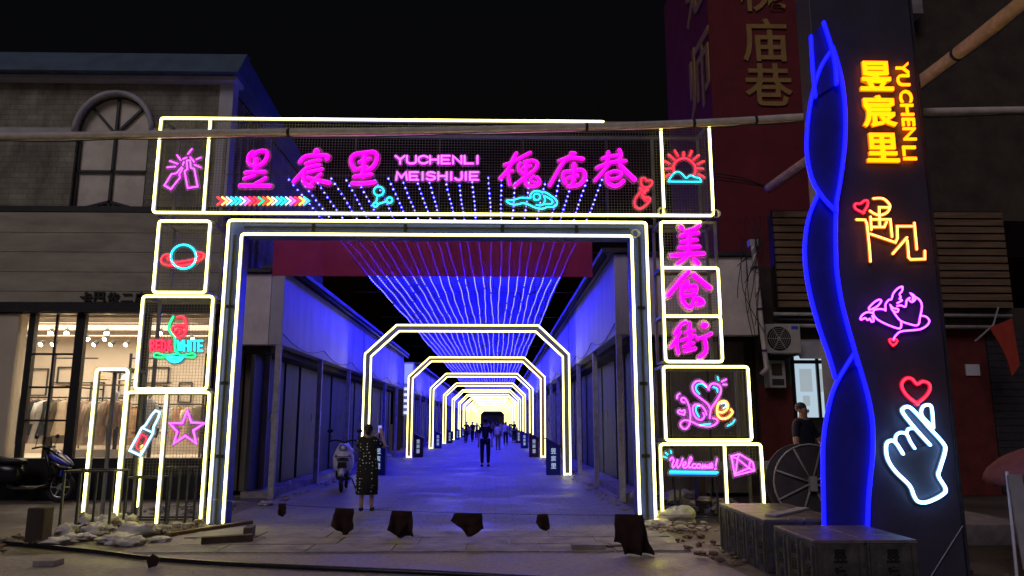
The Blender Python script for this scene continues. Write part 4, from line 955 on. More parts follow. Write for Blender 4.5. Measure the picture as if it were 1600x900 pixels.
# air conditioners, downpipe, electric box
def ac(name, label, x0, y0, x1, y1, Y):
    a, b = P(x0, y0, Y), P(x1, y1, Y); t = thing(name, label, 'air conditioner', ((a.x + b.x) / 2, Y, b.z))
    MB().box(a.x, b.x, Y, Y + .3, b.z, a.z).build('casing', M['plastic_grey'], t, bevel=.02)
    cx, cz, r = a.x + (b.x - a.x) * .36, (a.z + b.z) / 2, (a.z - b.z) * .41
    MB().lathe([(r, -.012), (r * .98, -.02), (r * .2, -.02)], 24, (cx, Y, cz), 'y').build('fan_opening', M['black'], t)
    for k in range(1, 6): MB().tube([(cx + r * k / 6 * math.cos(q * math.pi / 12), Y - .03, cz + r * k / 6 * math.sin(q * math.pi / 12)) for q in range(24)], .005, 5, True).build('grille_ring', M['post'], t)
    for q in range(6): MB().bar((cx, Y - .03, cz), (cx + r * math.cos(q * math.pi / 3), Y - .03, cz + r * math.sin(q * math.pi / 3)), .012).build('grille_bar', M['post'], t)
    MB().box(b.x - .2, b.x - .05, Y - .006, Y - .001, a.z - .12, a.z - .05).build('badge', M['blue_paint'], t)
    for x in (a.x + .1, b.x - .1): MB().box(x - .02, x + .02, Y, Y + 1.0, b.z - .05, b.z - .005).build('bracket', M['dark_steel'], t)
    return t
ac('air_conditioner', 'beige air conditioner outdoor unit with round fan above the red wall', 1196, 506, 1253, 552, 16.5)
t = thing('meter_box', 'small beige meter box below the air conditioner', 'meter box', (P(1214, 600, 16.9).x, 16.9, P(1214, 606, 16.9).z))
a, b = P(1201, 563, 16.9), P(1229, 606, 16.9)
MB().box(a.x, b.x, 16.9, 17.28, b.z, a.z).build('casing', M['plastic_grey'], t, bevel=.015); MB().box(a.x + .06, b.x - .08, 16.885, 16.899, b.z + .28, a.z - .08).build('window', M['brownwall'], t)
MB().box(a.x + .05, b.x - .05, 16.89, 16.899, b.z + .06, b.z + .2).build('door', M['dark_steel'], t)
dp = thing('downpipe', 'pale downpipe angled along the end of the beige fascia', 'pipe', P(1200, 590, 16.0))
MB().tube([P(1177, 385, 16.1), P(1183, 440, 16.1), P(1191, 520, 16.1), P(1198, 575, 16.1), P(1190, 585, 16.1)], .055, 10).build('pipe', M['pvc'], dp, True)
for k in range(3):
    p = P(1180 + 7 * k, 420 + 65 * k, 16.1); MB().tube([(p.x, 16.1, p.z), (p.x, 16.1, p.z + .05)], .065, 10).build('clamp', M['dark_steel'], dp)
MB().box(P(1180, 400, 16.1).x - .1, P(1180, 400, 16.1).x + .1, 16.1, 16.3, P(1180, 384, 16.1).z, P(1180, 384, 16.1).z + .15).build('hopper', M['plastic_grey'], dp)
lc = thing('loose_cables', 'tangle of thin black cables dangling from the red wall corner', 'cables', P(1190, 350, 16.0))
for k in range(14):
    a = P(1160 + random.uniform(-5, 45), random.uniform(330, 400), 16.05); b = P(1150 + random.uniform(0, 45), random.uniform(400, 530), 16.05)
    mid = (a + b) / 2 + Vector((random.uniform(-.3, .3), -.05, random.uniform(-.4, .1))); MB().tube(smoothpath([a, mid, b], 5), .009, 5).build('cable', M['black'], lc, True)
for k in range(3):
    MB().tube(smoothpath([P(1108, 270 + 5 * k, 16.6), P(1160, 278 + 4 * k, 16.6), P(1200, 293, 16.6)], 5), .014, 5).build('cable', M['black'], lc, True)
fl = thing('red_flag', 'limp dark red cloth flag hanging in front of the dark shutter', 'flag', P(1565, 590, 16))
MB().tube([P(1524, 533, 16), P(1552, 508, 16), P(1560, 480, 16)], .02, 8).build('pole', M['post'], fl, True)
poly = [(1545, 512), (1580, 498), (1588, 545), (1592, 570), (1580, 588), (1572, 560), (1562, 540)]
q = [P(x, y, 16) for x, y in poly]; MB().prism([(p.x, p.z) for p in q], 15.97, 16.0).build('cloth', M['redcloth'], fl)

# ================================================================== SIGN PYLON
YP = 8.45
plx0, plx1 = P(1317, 700, YP).x, (P(1512, 895, YP).x + P(1432, 135, YP).x) / 2
py = thing('sign_pylon', 'tall dark sign pylon carrying yellow characters and neon pictures', 'sign pylon', ((plx0 + plx1) / 2, YP, 0))
MB().box(plx0, plx1, YP, YP + .4, 0, 7.1).build('panel', M['pylon'], py, bevel=.01)
MB().box(plx1 + .001, plx1 + .03, YP - .02, YP + .42, 0, 7.1).build('edge_trim', M['dark_steel'], py)
MB().box(plx0 - .1, plx1 + .1, YP + .05, YP + .5, 0, .06).build('base_plate', M['dark_steel'], py)
cx = []
for ch, (x, y0, y1) in {'昱': (1367, 96, 141), '宸': (1372, 149, 198), '里': (1377, 208, 253)}.items():
    a, b = P(x, y0, YP - .05), P(x, y1, YP - .05)
    t = thing('yellow_character', 'bold yellow glowing character, %s of three at the pylon top' % {'昱': 'topmost', '宸': 'middle', '里': 'lowest'}[ch], 'sign character', (a.x, YP - .05, b.z), 'yellow characters on the pylon')
    text('face', ch, 1, E['yellow'], (a.x, YP - .05, (a.z + b.z) / 2), t, .012, .018, height=a.z - b.z)
    text('halo_box', ch, 1, E['yellowj'], (a.x, YP - .022, (a.z + b.z) / 2), t, .012, .026, height=(a.z - b.z) * 1.03)
for wd, (y0, y1, xt, xb) in {'YU': (97, 134, 1406, 1411), 'CHEN': (141, 219, 1411, 1418), 'LI': (228, 250, 1419, 1421)}.items():
    a, b = P((xt + xb) / 2, y0, YP - .05), P((xt + xb) / 2, y1, YP - .05)
    t = thing('yellow_word', 'yellow glowing word %s turned sideways beside the pylon characters' % wd, 'sign lettering', (a.x, YP - .05, b.z), 'yellow sideways words on the pylon')
    me = text_mesh(wd, 1, .012, .014); xs = [v.co.x for v in me.vertices]; k = (a.z - b.z) / (max(xs) - min(xs)); ys = [v.co.y for v in me.vertices]
    ht = (max(ys) - min(ys)); bpy.data.meshes.remove(me)
    tgt = .155
    o = text('face', wd, 1, E['yellow'], (0, 0, 0), None, .012, .012)
    me = o.data; bpy.data.objects.remove(o)
    xs = [v.co.x for v in me.vertices]; zs_ = [v.co.z for v in me.vertices]; sx_ = (a.z - b.z) / (max(xs) - min(xs)); sz_ = tgt / (max(zs_) - min(zs_))
    for v in me.vertices:
        u, w = v.co.x * sx_, v.co.z * sz_; v.co = Vector((w, v.co.y, -u + (a.z - b.z) / 2))
    me.flip_normals() if False else None
    o = bpy.data.objects.new('face', me); col.objects.link(o); o.parent = t
neon('neon_script', 'amber neon characters with a small red heart on the pylon', (1330, 300), 7.5, [('amber', p, None, False) for p in (
    [(65,322),(165,325),(185,370),(215,640),(227,812)], [(225,490),(520,590),(545,540),(540,400),(718,400)], [(455,180),(330,178),(337,410)], [(228,290),(238,440)], [(248,320),(460,320),(480,522)], [(240,410),(390,410),(415,352)], [(742,362),(770,670)], [(655,532),(490,722)], [(660,570),(675,765),(700,790),(865,785),(865,690)])] +
    [('amber', [(262,75),(370,75),(440,130),(455,180),(420,240),(340,270),(270,252),(222,220)]), ('red', [(140,240),(60,200),(40,160),(60,135),(110,135),(150,105),(190,100),(195,150),(170,200),(140,240)])], YP - .05, w=2.9, jw=2.0, back=False)
neon('neon_hearts', 'purple neon pair of winged and horned hearts with a curling tail', (1330, 440), 8.185, [('purple', p) for p in (
    [(440,370),(400,352),(310,357),(280,400),(320,470),(440,540),(620,600),(640,512)], [(440,370),(440,290),(480,235),(515,225),(540,150),(600,85),(655,65),(650,120),(620,160),(635,200),(620,220),(650,240),(590,275)],
    [(235,360),(230,330),(300,260),(360,230),(385,250),(340,310),(270,350),(235,360)], [(270,400),(210,390),(150,420),(120,465),(130,487),(180,465),(210,492),(240,475),(260,512),(290,500),(270,440)], [(590,310),(640,305),(695,320),(710,240),(750,207)],
    [(820,195),(880,240),(905,320),(880,460),(850,557),(720,535),(620,490),(545,392)], [(785,235),(790,190),(760,150),(805,180),(822,222),(780,262),(745,240)], [(505,305),(545,342),(600,350),(590,388),(530,370),(505,305)],
    [(900,435),(960,450),(1000,500),(970,560),(880,610),(740,625),(630,640),(570,690),(540,740)])] + [('red', [(535,815),(500,780),(490,745),(515,735),(540,757),(570,735),(590,760),(570,795),(535,815)])], YP - .05, w=2.4, jw=1.9, back=False)
hand = [(340,470),(250,370),(170,270),(168,238),(205,228),(250,265),(340,365),(425,460),(437,510),(405,620),(395,670),(440,750),(420,790),(330,835),(270,835),(240,800),(210,730),(120,640),(70,560),(60,480),(78,448),(118,452),(168,527)]
t = neon('neon_hand', 'white neon hand making a finger heart low on the pylon', (1370, 580), 4.09, [('white', hand, 5.2), ('white', [(120,452),(122,415),(150,393),(190,402),(215,450),(242,492)], 4.4), ('white', [(190,402),(202,370),(240,365)], 4.4), ('white', [(362,362),(352,235),(325,215),(292,232),(288,282),(345,345)], 4.6)], YP - .06, jw=1.35, back=False)
hp = [P(1370 + x / 4.09, 580 + y / 4.09, YP - .02) for x, y in hand]
bmx = MB().prism([(p.x, p.z) for p in hp], YP - .022, YP - .012).build('backing_panel', M['board'], t)
neon('neon_heart', 'red neon heart above the white finger heart hand', (1370, 580), 4.09, [('red', [(258,205),(190,150),(160,90),(185,48),(225,48),(258,82),(295,65),(335,80),(340,120),(310,165),(258,205)], 3.6)], YP - .06, jw=1.9, back=False)
# blue twisting ribbon along the pylon edge
YB = 8.29
rb_ = thing('blue_ribbon', 'blue lit twisting ribbon standing along the left edge of the pylon', 'light feature', (P(1290, 700, YB).x, YB, 0))
leaves = [  # (left edge, right edge) in photo pixels
 ([(1268, 56), (1270, 90), (1272, 118), (1275, 150)], [(1288, 34), (1300, 72), (1306, 100), (1308, 130)]),
 ([(1300, 78), (1283, 105), (1270, 148), (1263, 195), (1262, 240), (1270, 280), (1287, 308), (1306, 328)], [(1302, 72), (1314, 112), (1321, 160), (1322, 210), (1318, 255), (1313, 290), (1309, 310), (1307, 328)]),
 ([(1306, 316), (1281, 300), (1266, 335), (1259, 375), (1260, 420), (1268, 465), (1282, 515), (1296, 555), (1306, 590)], [(1308, 316), (1307, 345), (1307, 385), (1309, 425), (1316, 470), (1326, 510), (1336, 545), (1342, 570)]),
 ([(1336, 552), (1322, 574), (1305, 605), (1295, 640), (1288, 685), (1287, 730), (1288, 775), (1289, 860)], [(1338, 552), (1348, 585), (1359, 625), (1365, 665), (1365, 710), (1361, 750), (1358, 790), (1356, 860)])]
for k, (lf, rt) in enumerate(leaves):
    Yk = YB - .05 + .035 * k
    def sm(pts): return smoothpath([(P(x, y, Yk).x, P(x, y, Yk).z) for x, y in pts], 4)
    l, r = sm(lf if k != 2 else lf[1:]), sm(rt)
    def resample(p, n=24):
        d = [0]
        for a, b in zip(p[:-1], p[1:]): d.append(d[-1] + (b - a).length)
        out = []
        for i in range(n):
            s = d[-1] * i / (n - 1); j = max(j for j in range(len(d)) if d[j] <= s + 1e-9); j = min(j, len(p) - 2)
            u = (s - d[j]) / max(1e-9, d[j + 1] - d[j]); out.append(p[j].lerp(p[j + 1], u))
        return out
    l, r = resample(l), resample(r); n = 24
    zlow = .02
    for q in (l, r):
        for p in q: p.y = max(p.y, zlow)
    v = [(p.x, Yk + .055, p.y) for p in l] + [(p.x, Yk + .055, p.y) for p in r] + [(p.x, Yk + .075, p.y) for p in l] + [(p.x, Yk + .075, p.y) for p in r]
    f = []
    for i in range(n - 1): f += [(i, i + 1, n + i + 1, n + i), (2 * n + i, 3 * n + i, 3 * n + i + 1, 2 * n + i + 1), (i, 2 * n + i, 2 * n + i + 1, i + 1), (n + i, n + i + 1, 3 * n + i + 1, 3 * n + i)]
    f += [(0, n, 3 * n, 2 * n), (n - 1, 3 * n - 1, 4 * n - 1, 2 * n - 1)]
    lf_o = MB().add(v, f).build('ribbon_panel', M['ribbon'], rb_)
    for p in (l, r): MB().flat(p, Yk + .02, .024, .03, 8).build('edge_tube', E['blue'], rb_, True)

# ================================================================== CRATES
def make_crate(wx, wy, h):
    t = thing('crate', 'x', 'crate')
    MB().box(.008, wx - .008, .008, wy - .008, .0, h - .035).build('body', M['crate'], t, bevel=.008)
    MB().box(.003, wx - .003, .003, wy - .003, h - .033, h).build('lid', M['crate_lid'], t, bevel=.006)
    for x in (.05, wx - .05): MB().box(x - .022, x + .022, -.008, .0075, .03, h - .05).build('corner_batten', M['crate'], t)
    for y in (.05, wy - .05): MB().box(-.008, .0075, y - .022, y + .022, .03, h - .05).build('corner_batten', M['crate'], t)
    for k, ch in enumerate('昱宸里'): text('character', ch, .1, M['black'], (wx / 2, .005, h - .14 - .15 * k), t, .002, .004, height=.12)
    for k, ch in enumerate('昱宸里'): text('character', ch, .1, M['black'], (.005, wy / 2, h - .14 - .15 * k), t, .002, .004, facing='x', height=.11)
    return t
cA = make_crate(.487, .335, .585); cB = make_crate(.455, .343, .585); fa = fb = True
rown = ['nearest', 'middle', 'farthest']
for i in range(2):
    for j in range(3):
        loc = (2.915 + i * .49, 7.12 + j * .338, 0); lab = 'grey crate in the near block, %s column, %s row' % (('left', 'right')[i], rown[j])
        if fa: cA.location = loc; cA['label'] = lab; cA['group'] = 'crates in the near block'; fa = False
        else: copy_tree(cA, loc, 0, label=lab, group='crates in the near block')
for i in range(2):
    for j in range(5):
        loc = (2.985 + i * .458, 8.6 + j * .346, random.uniform(0, .0)); lab = 'grey crate in the rear block, %s column, %s row from front' % (('left', 'right')[i], ORD[j])
        if fb: cB.location = loc; cB['label'] = lab; cB['group'] = 'crates in the rear block'; fb = False
        else: copy_tree(cB, loc, 0, label=lab, group='crates in the rear block')
wb = thing('white_board', 'thin pale board lying on top of the rear crates', 'board', (3.3, 9.2, .59))
wb_ = MB().bar((3.15, 8.85, .60), (3.85, 9.6, .60), .14, .018, (0, 0, 1)).build('plank', M['sheet'], wb)

# reel, platform, man
pf = MB().box(3.98, 7.4, 10.5, 12.3, 0, .28).build('concrete_platform', M['concrete'], None, bevel=.01); tag(pf, 'low concrete platform behind the crates carrying the round reel', 'platform')
rl = thing('cable_reel', 'large grey round reel with pale ribs standing on edge behind the crates', 'reel', (4.42, 10.8, .28))
c0 = Vector((4.44, 10.8, .28 + .535))
MB().lathe([(.53, -.03), (.53, .0), (.2, .012), (.2, .3), (.53, .31), (.53, .34)], 28, c0, 'y').build('drum', M['reel'], rl)
MB().tube([(c0.x + .53 * math.cos(a * math.pi / 14), c0.y - .035, c0.z + .53 * math.sin(a * math.pi / 14)) for a in range(28)], .014, 6, True).build('rim', M['post'], rl, True)
for k in range(8):
    a = k * math.pi / 4 + .45; MB().tube([(c0.x + .05 * math.cos(a), c0.y - .06, c0.z + .05 * math.sin(a)), (c0.x + .52 * math.cos(a), c0.y - .04, c0.z + .52 * math.sin(a))], .016, 6).build('rib', M['post'], rl, True)
MB().box(c0.x - .05, c0.x + .05, c0.y - .12, c0.y - .031, c0.z - .11, c0.z + .09).build('hub_block', M['plastic_grey'], rl)

# ================================================================== PEOPLE
def skin(name, verts, edges, radii, mat, parent, sub=2):
    o = W.get(parent.name) or Vector()
    me = bpy.data.meshes.new(name); me.from_pydata([tuple(v) for v in verts], edges, [])
    ob = bpy.data.objects.new(name, me); col.objects.link(ob); ob.parent = parent; W[ob.name] = o
    md = ob.modifiers.new('skin', 'SKIN'); md.use_smooth_shade = True
    if not me.skin_vertices: me.skin_vertices.new() if hasattr(me.skin_vertices, 'new') else None
    sv = me.skin_vertices[0].data
    for i, r in enumerate(radii): sv[i].radius = (r if not hasattr(r, '__len__') else r) if hasattr(r, '__len__') else (r, r); sv[i].use_root = (i == 0)
    s = ob.modifiers.new('subdivision', 'SUBSURF'); s.levels = sub; s.render_levels = sub
    me.materials.append(mat)
    return ob
def person(label, loc, rz, h=1.68, top=None, legs=None, hair=None, skinm=None, pose='stand', skirt=None, fingers=False, group=None, sub=2, hat=None, stance=.09, stride=.0, bag=None, girth=1.0):
    t = thing('person', label, 'person', (0, 0, 0), group); k = h / 1.7
    V = lambda x, y, z: (x * k, y * k, z * k)
    # facing -Y locally
    hip = [(-stance, 0, .90), (stance, 0, .90)]
    kn = [(-stance - .005, -.02 - stride * .5, .48), (stance + .005, -.02 + stride * .3, .48)]
    an = [(-stance, -stride + .02, .08), (stance, stride + .02, .08)]
    toe = [(-stance - .02, -stride - .12, .035), (stance + .02, stride - .12, .035)]
    if pose == 'photo': el = [(-.33, -.12, 1.24), (.24, -.22, 1.20)]; wr = [(-.25, -.27, 1.48), (-.04, -.34, 1.43)]; hd = [(-.22, -.31, 1.56), (-.11, -.36, 1.49)]
    elif pose == 'lean': el = [(-.27, -.05, 1.08), (.28, -.12, 1.08)]; wr = [(-.24, -.22, .86), (.10, -.28, 1.0)]; hd = [(-.22, -.28, .80), (.03, -.32, 1.0)]
    elif pose == 'walk': el = [(-.24, -.06, 1.10), (.24, .08, 1.10)]; wr = [(-.25, -.20, .88), (.25, .05, .84)]; hd = [(-.25, -.24, .79), (.25, .02, .75)]
    else: el = [(-.24, .02, 1.10), (.24, .02, 1.10)]; wr = [(-.25, -.05, .85), (.25, -.05, .85)]; hd = [(-.25, -.07, .76), (.25, -.07, .76)]
    v = [(0, 0, .95), (0, .01, 1.12), (0, .01, 1.32), (0, .01, 1.43), (0, 0, 1.50), (0, -.015, 1.575), (0, -.01, 1.645)]
    r = [.115, .105, .12, .075, .05, .082, .06]; e = [(0, 1), (1, 2), (2, 3), (3, 4), (4, 5), (5, 6)]
    for i, s in enumerate((-1, 1)):
        n = len(v); v += [hip[i], kn[i], an[i], toe[i]]; r += [.085, .058, .04, .035]; e += [(0, n), (n, n + 1), (n + 1, n + 2), (n + 2, n + 3)]
        n = len(v); v += [(s * .17, .01, 1.38), el[i], wr[i], hd[i]]; r += [.055, .042, .03, .032]; e += [(3, n), (n, n + 1), (n + 1, n + 2), (n + 2, n + 3)]
        if fingers:
            a, b = Vector(wr[i]), Vector(hd[i]); d = (b - a).normalized()
            for q in range(4):
                n2 = len(v); off = Vector((.018 * (q - 1.5), 0, 0)); v += [tuple(b + off + d * .05), tuple(b + off * 1.1 + d * .085 + Vector((0, .012, 0)))]; r += [.0095, .008]; e += [(n + 3, n2), (n2, n2 + 1)]
            n2 = len(v); v += [tuple(b + Vector((-s * .04, 0, 0)) + d * .02)]; r += [.010]; e += [(n + 3, n2)]
    skin('body', [V(*p) for p in v], e, [q * k for q in r], skinm or M['skin'], t, sub)
    tv = [(0, 0, .93), (0, .01, 1.12), (0, .01, 1.32), (0, .01, 1.455)]; trr = [.14 * girth, .128 * girth, .14 * girth, .082]; te = [(0, 1), (1, 2), (2, 3)]
    for i, s in enumerate((-1, 1)):
        n = len(tv); mid = Vector((s * .17, .01, 1.38)).lerp(Vector(el[i]), .75); tv += [(s * .17, .01, 1.38), tuple(mid)]; trr += [.062, .055]; te += [(3, n), (n, n + 1)]
    skin('shirt', [V(*p) for p in tv], te, [q * k for q in trr], top, t, sub)
    if skirt:
        n = 16; rows = [(1.44, .09, .075), (1.36, .19, .115), (1.2, .185, .125), (1.03, .19, .135), (.9, .215, .15), (.6, .225, .16), (.33, .225, .165), (.325, .21, .15)]; vv = []
        for z, a, b in rows:
            for q in range(n): an_ = 2 * math.pi * q / n; wv = 1 + .05 * math.sin(5 * an_) * max(0, (1 - z)); vv.append(V(a * math.cos(an_) * wv, .01 + b * math.sin(an_) * wv, z))
        MB().add(vv, [(i * n + q, i * n + (q + 1) % n, (i + 1) * n + (q + 1) % n, (i + 1) * n + q) for i in range(len(rows) - 1) for q in range(n)]).build('dress', skirt, t, True)
    if legs:
        lv = [(0, 0, .97)]; lr = [.135]; le = []
        for i in (0, 1): n = len(lv); lv += [hip[i], kn[i], tuple(Vector(an[i]) + Vector((0, 0, .03)))]; lr += [.10, .078, .062]; le += [(0, n), (n, n + 1), (n + 1, n + 2)]
        skin('trousers', [V(*p) for p in lv], le, [q * k for q in lr], legs, t, sub)
    for i in (0, 1):
        a, b = Vector(an[i]), Vector(toe[i]); MB().ball(V(*((a + b) / 2 + Vector((0, -.01, -.022)))), .05 * k, .13 * k, .045 * k, 10, 6).build('shoe', M['cloth_black'], t, True)
    hm = MB().ball(V(0, .030, 1.635), .090 * k, .088 * k, .082 * k, 12, 8); hm.build('hair', hair or M['hair'], t, True)
    if pose == 'photo' or hat == 'bun':
        MB().ball(V(0, .10, 1.58), .05 * k, .05 * k, .09 * k).build('ponytail', M['hair'], t, True)
    if hat == 'cap':
        MB().lathe([(.10 * k, 1.655 * k), (.105 * k, 1.69 * k), (.07 * k, 1.73 * k), (.01, 1.745 * k)], 14).build('cap', M['navy'], t, True)
        MB().box(-.08 * k, .08 * k, -.20 * k, -.08 * k, 1.655 * k, 1.668 * k).build('peak', M['navy'], t, bevel=.004)
    # face
    MB().ball(V(0, -.105, 1.575), .013 * k, .016 * k, .022 * k, 8, 6).build('nose', skinm or M['skin'], t, True)
    for s in (-1, 1): MB().ball(V(s * .03, -.088, 1.60), .009 * k, .006 * k, .006 * k, 8, 6).build('eye', M['hair'], t, True)
    for s in (-1, 1): MB().ball(V(s * .085, 0, 1.585), .012 * k, .022 * k, .032 * k, 8, 6).build('ear', skinm or M['skin'], t, True)
    MB().box(-.022 * k, .022 * k, -.099 * k, -.088 * k, 1.535 * k, 1.541 * k).build('mouth', M['redcloth'], t)
    if bag: MB().ball(V(.27, .02, .80), .1 * k, .06 * k, .13 * k, 10, 8).build('bag', bag, t, True)
    t.location = loc; t.rotation_euler.z = rz
    return t
# woman photographing
m, tt, bb = nodes('polka')
tc = tt.nodes.new('ShaderNodeTexCoord'); vo = tt.nodes.new('ShaderNodeTexVoronoi'); vo.inputs['Scale'].default_value = 17; vo.inputs['Randomness'].default_value = .45
tt.links.new(tc.outputs['Object'], vo.inputs['Vector']); rp = tt.nodes.new('ShaderNodeValToRGB'); rp.color_ramp.interpolation = 'CONSTANT'
rp.color_ramp.elements[0].color = (.7, .7, .68, 1); rp.color_ramp.elements[1].color = (.01, .01, .01, 1); rp.color_ramp.elements[1].position = .21
tt.links.new(vo.outputs['Distance'], rp.inputs[0]); tt.links.new(rp.outputs[0], bb.inputs['Base Color']); bb.inputs['Roughness'].default_value = .9; M['polka'] = m
g = G(572, 799)
person('woman seen from behind in a black dotted dress, holding up a phone', (g.x, g.y, .006), R(182), 1.60, M['polka'], None, pose='photo', skirt=M['polka'], fingers=True, stance=.10)
ph = thing('phone', 'phone held up in both hands by the woman in the dotted dress', 'phone', (g.x + .16, g.y + .36, 1.44))
MB().box(g.x + .12, g.x + .20, g.y + .36, g.y + .37, 1.44, 1.60).build('case', M['gloss_black'], ph, bevel=.004); E['phone'] = em('phone_screen', (.3, .3, .9), 1.0)
MB().box(g.x + .124, g.x + .196, g.y + .357, g.y + .3595, 1.448, 1.592).build('screen', E['phone'], ph)
g = G(758, 729)
person('man in dark clothes and cap walking toward the gate in mid lane', (g.x, g.y, .006), 0, 1.76, M['cloth_black'], M['cloth_black'], pose='stand', fingers=True, hat='cap', stance=.11, stride=.08)
gm = P(1250, 650, 11.6)
person('man in a dark navy shirt leaning over the round reel', (4.66, 11.45, .28), R(32), 1.66, M['navy'], M['cloth_black'], pose='lean', fingers=True, girth=1.3, hair=pm('short_hair', (.05, .04, .04), .7, .3, 40, .3))
crowd = [(778, 703, 'woman in a pale top and skirt walking in the lane behind the capped man', 'g_white', 'g_olive', 1.6), (790, 696, 'person in white shirt standing in the lane right of the pale-topped woman', 'g_white', 'navy', 1.68), (803, 692, 'person in dark clothes standing at right of the lane crowd', 'cloth_black', 'cloth_black', 1.75),
         (738, 690, 'person in black at the left of the lane crowd', 'cloth_black', 'cloth_black', 1.7), (745, 687, 'person in navy left of the capped man, farther down the lane', 'navy', 'cloth_black', 1.66), (728, 692, 'dark figure beside the left arch feet', 'cloth_black', 'navy', 1.72),
         (770, 684, 'person in grey seen just right of the capped man', 'g_olive', 'cloth_black', 1.7), (783, 681, 'distant person in a cream top in the middle of the crowd', 'g_cream', 'cloth_black', 1.65), (797, 681, 'distant person in rust coloured top toward the right of the crowd', 'g_rust', 'cloth_black', 1.7),
         (752, 679, 'distant dark figure at the back left of the crowd', 'cloth_black', 'navy', 1.72), (763, 677, 'distant person in tan at the back of the crowd', 'g_tan', 'cloth_black', 1.68), (776, 676, 'distant dark figure at the back centre of the crowd', 'navy', 'cloth_black', 1.74), (809, 679, 'distant person in black near the right arches', 'cloth_black', 'cloth_black', 1.7), (789, 675, 'distant blush topped person at the back right of the crowd', 'g_blush', 'navy', 1.62)]
for i, (x, y, lab, a, b, h) in enumerate(crowd):
    g = G(x, y); person(lab, (g.x, g.y, .006), R(random.choice((0, 180)) + random.uniform(-30, 30)), h, M[a], M[b], pose=('walk' if i % 2 else 'stand'), sub=1, stride=.12 if i % 2 else 0, group='people far down the lane')

# ================================================================== SCOOTERS
def wheel(m_t, parent, c, r, w, axis='y', name='wheel'):
    o = W.get(parent.name)
    tr_ = MB(); n = 24
    ringp = [(c[0] + r * .84 * math.cos(2 * math.pi * k / n), c[1], c[2] + r * .84 * math.sin(2 * math.pi * k / n)) for k in range(n)]
    ty = MB().tube(ringp, r * .16, 10, True).build(name, M['tyre'], parent, True)
    MB().tube([(c[0] + r * .68 * math.cos(2 * math.pi * k / n), c[1], c[2] + r * .68 * math.sin(2 * math.pi * k / n)) for k in range(n)], r * .05, 6, True).build('rim', M['chrome'], ty, True)
    for k in range(6):
        a = k * math.pi / 3; MB().bar((c[0], c[1], c[2]), (c[0] + r * .68 * math.cos(a), c[1], c[2] + r * .68 * math.sin(a)), .022, .02).build('spoke', M['post'], ty)
    MB().lathe([(.05, -w), (.06, -w * .6), (.06, w * .6), (.05, w)], 12, c, 'y').build('hub', M['chrome'], ty)
def loft(secs, n=14):
    """secs: (x, zc, hy, hz, squareness) cross sections along X"""
    m = MB(); v = []
    for x, zc, hy, hz in secs:
        for k in range(n):
            a = 2 * math.pi * k / n; c, s = math.cos(a), math.sin(a); e = .75
            v.append((x, hy * math.copysign(abs(c) ** e, c), zc + hz * math.copysign(abs(s) ** e, s)))
    m.add(v, [(i * n + k, i * n + (k + 1) % n, (i + 1) * n + (k + 1) % n, (i + 1) * n + k) for i in range(len(secs) - 1) for k in range(n)] + [tuple(range(n)), tuple((len(secs) - 1) * n + k for k in range(n - 1, -1, -1))])
    return m
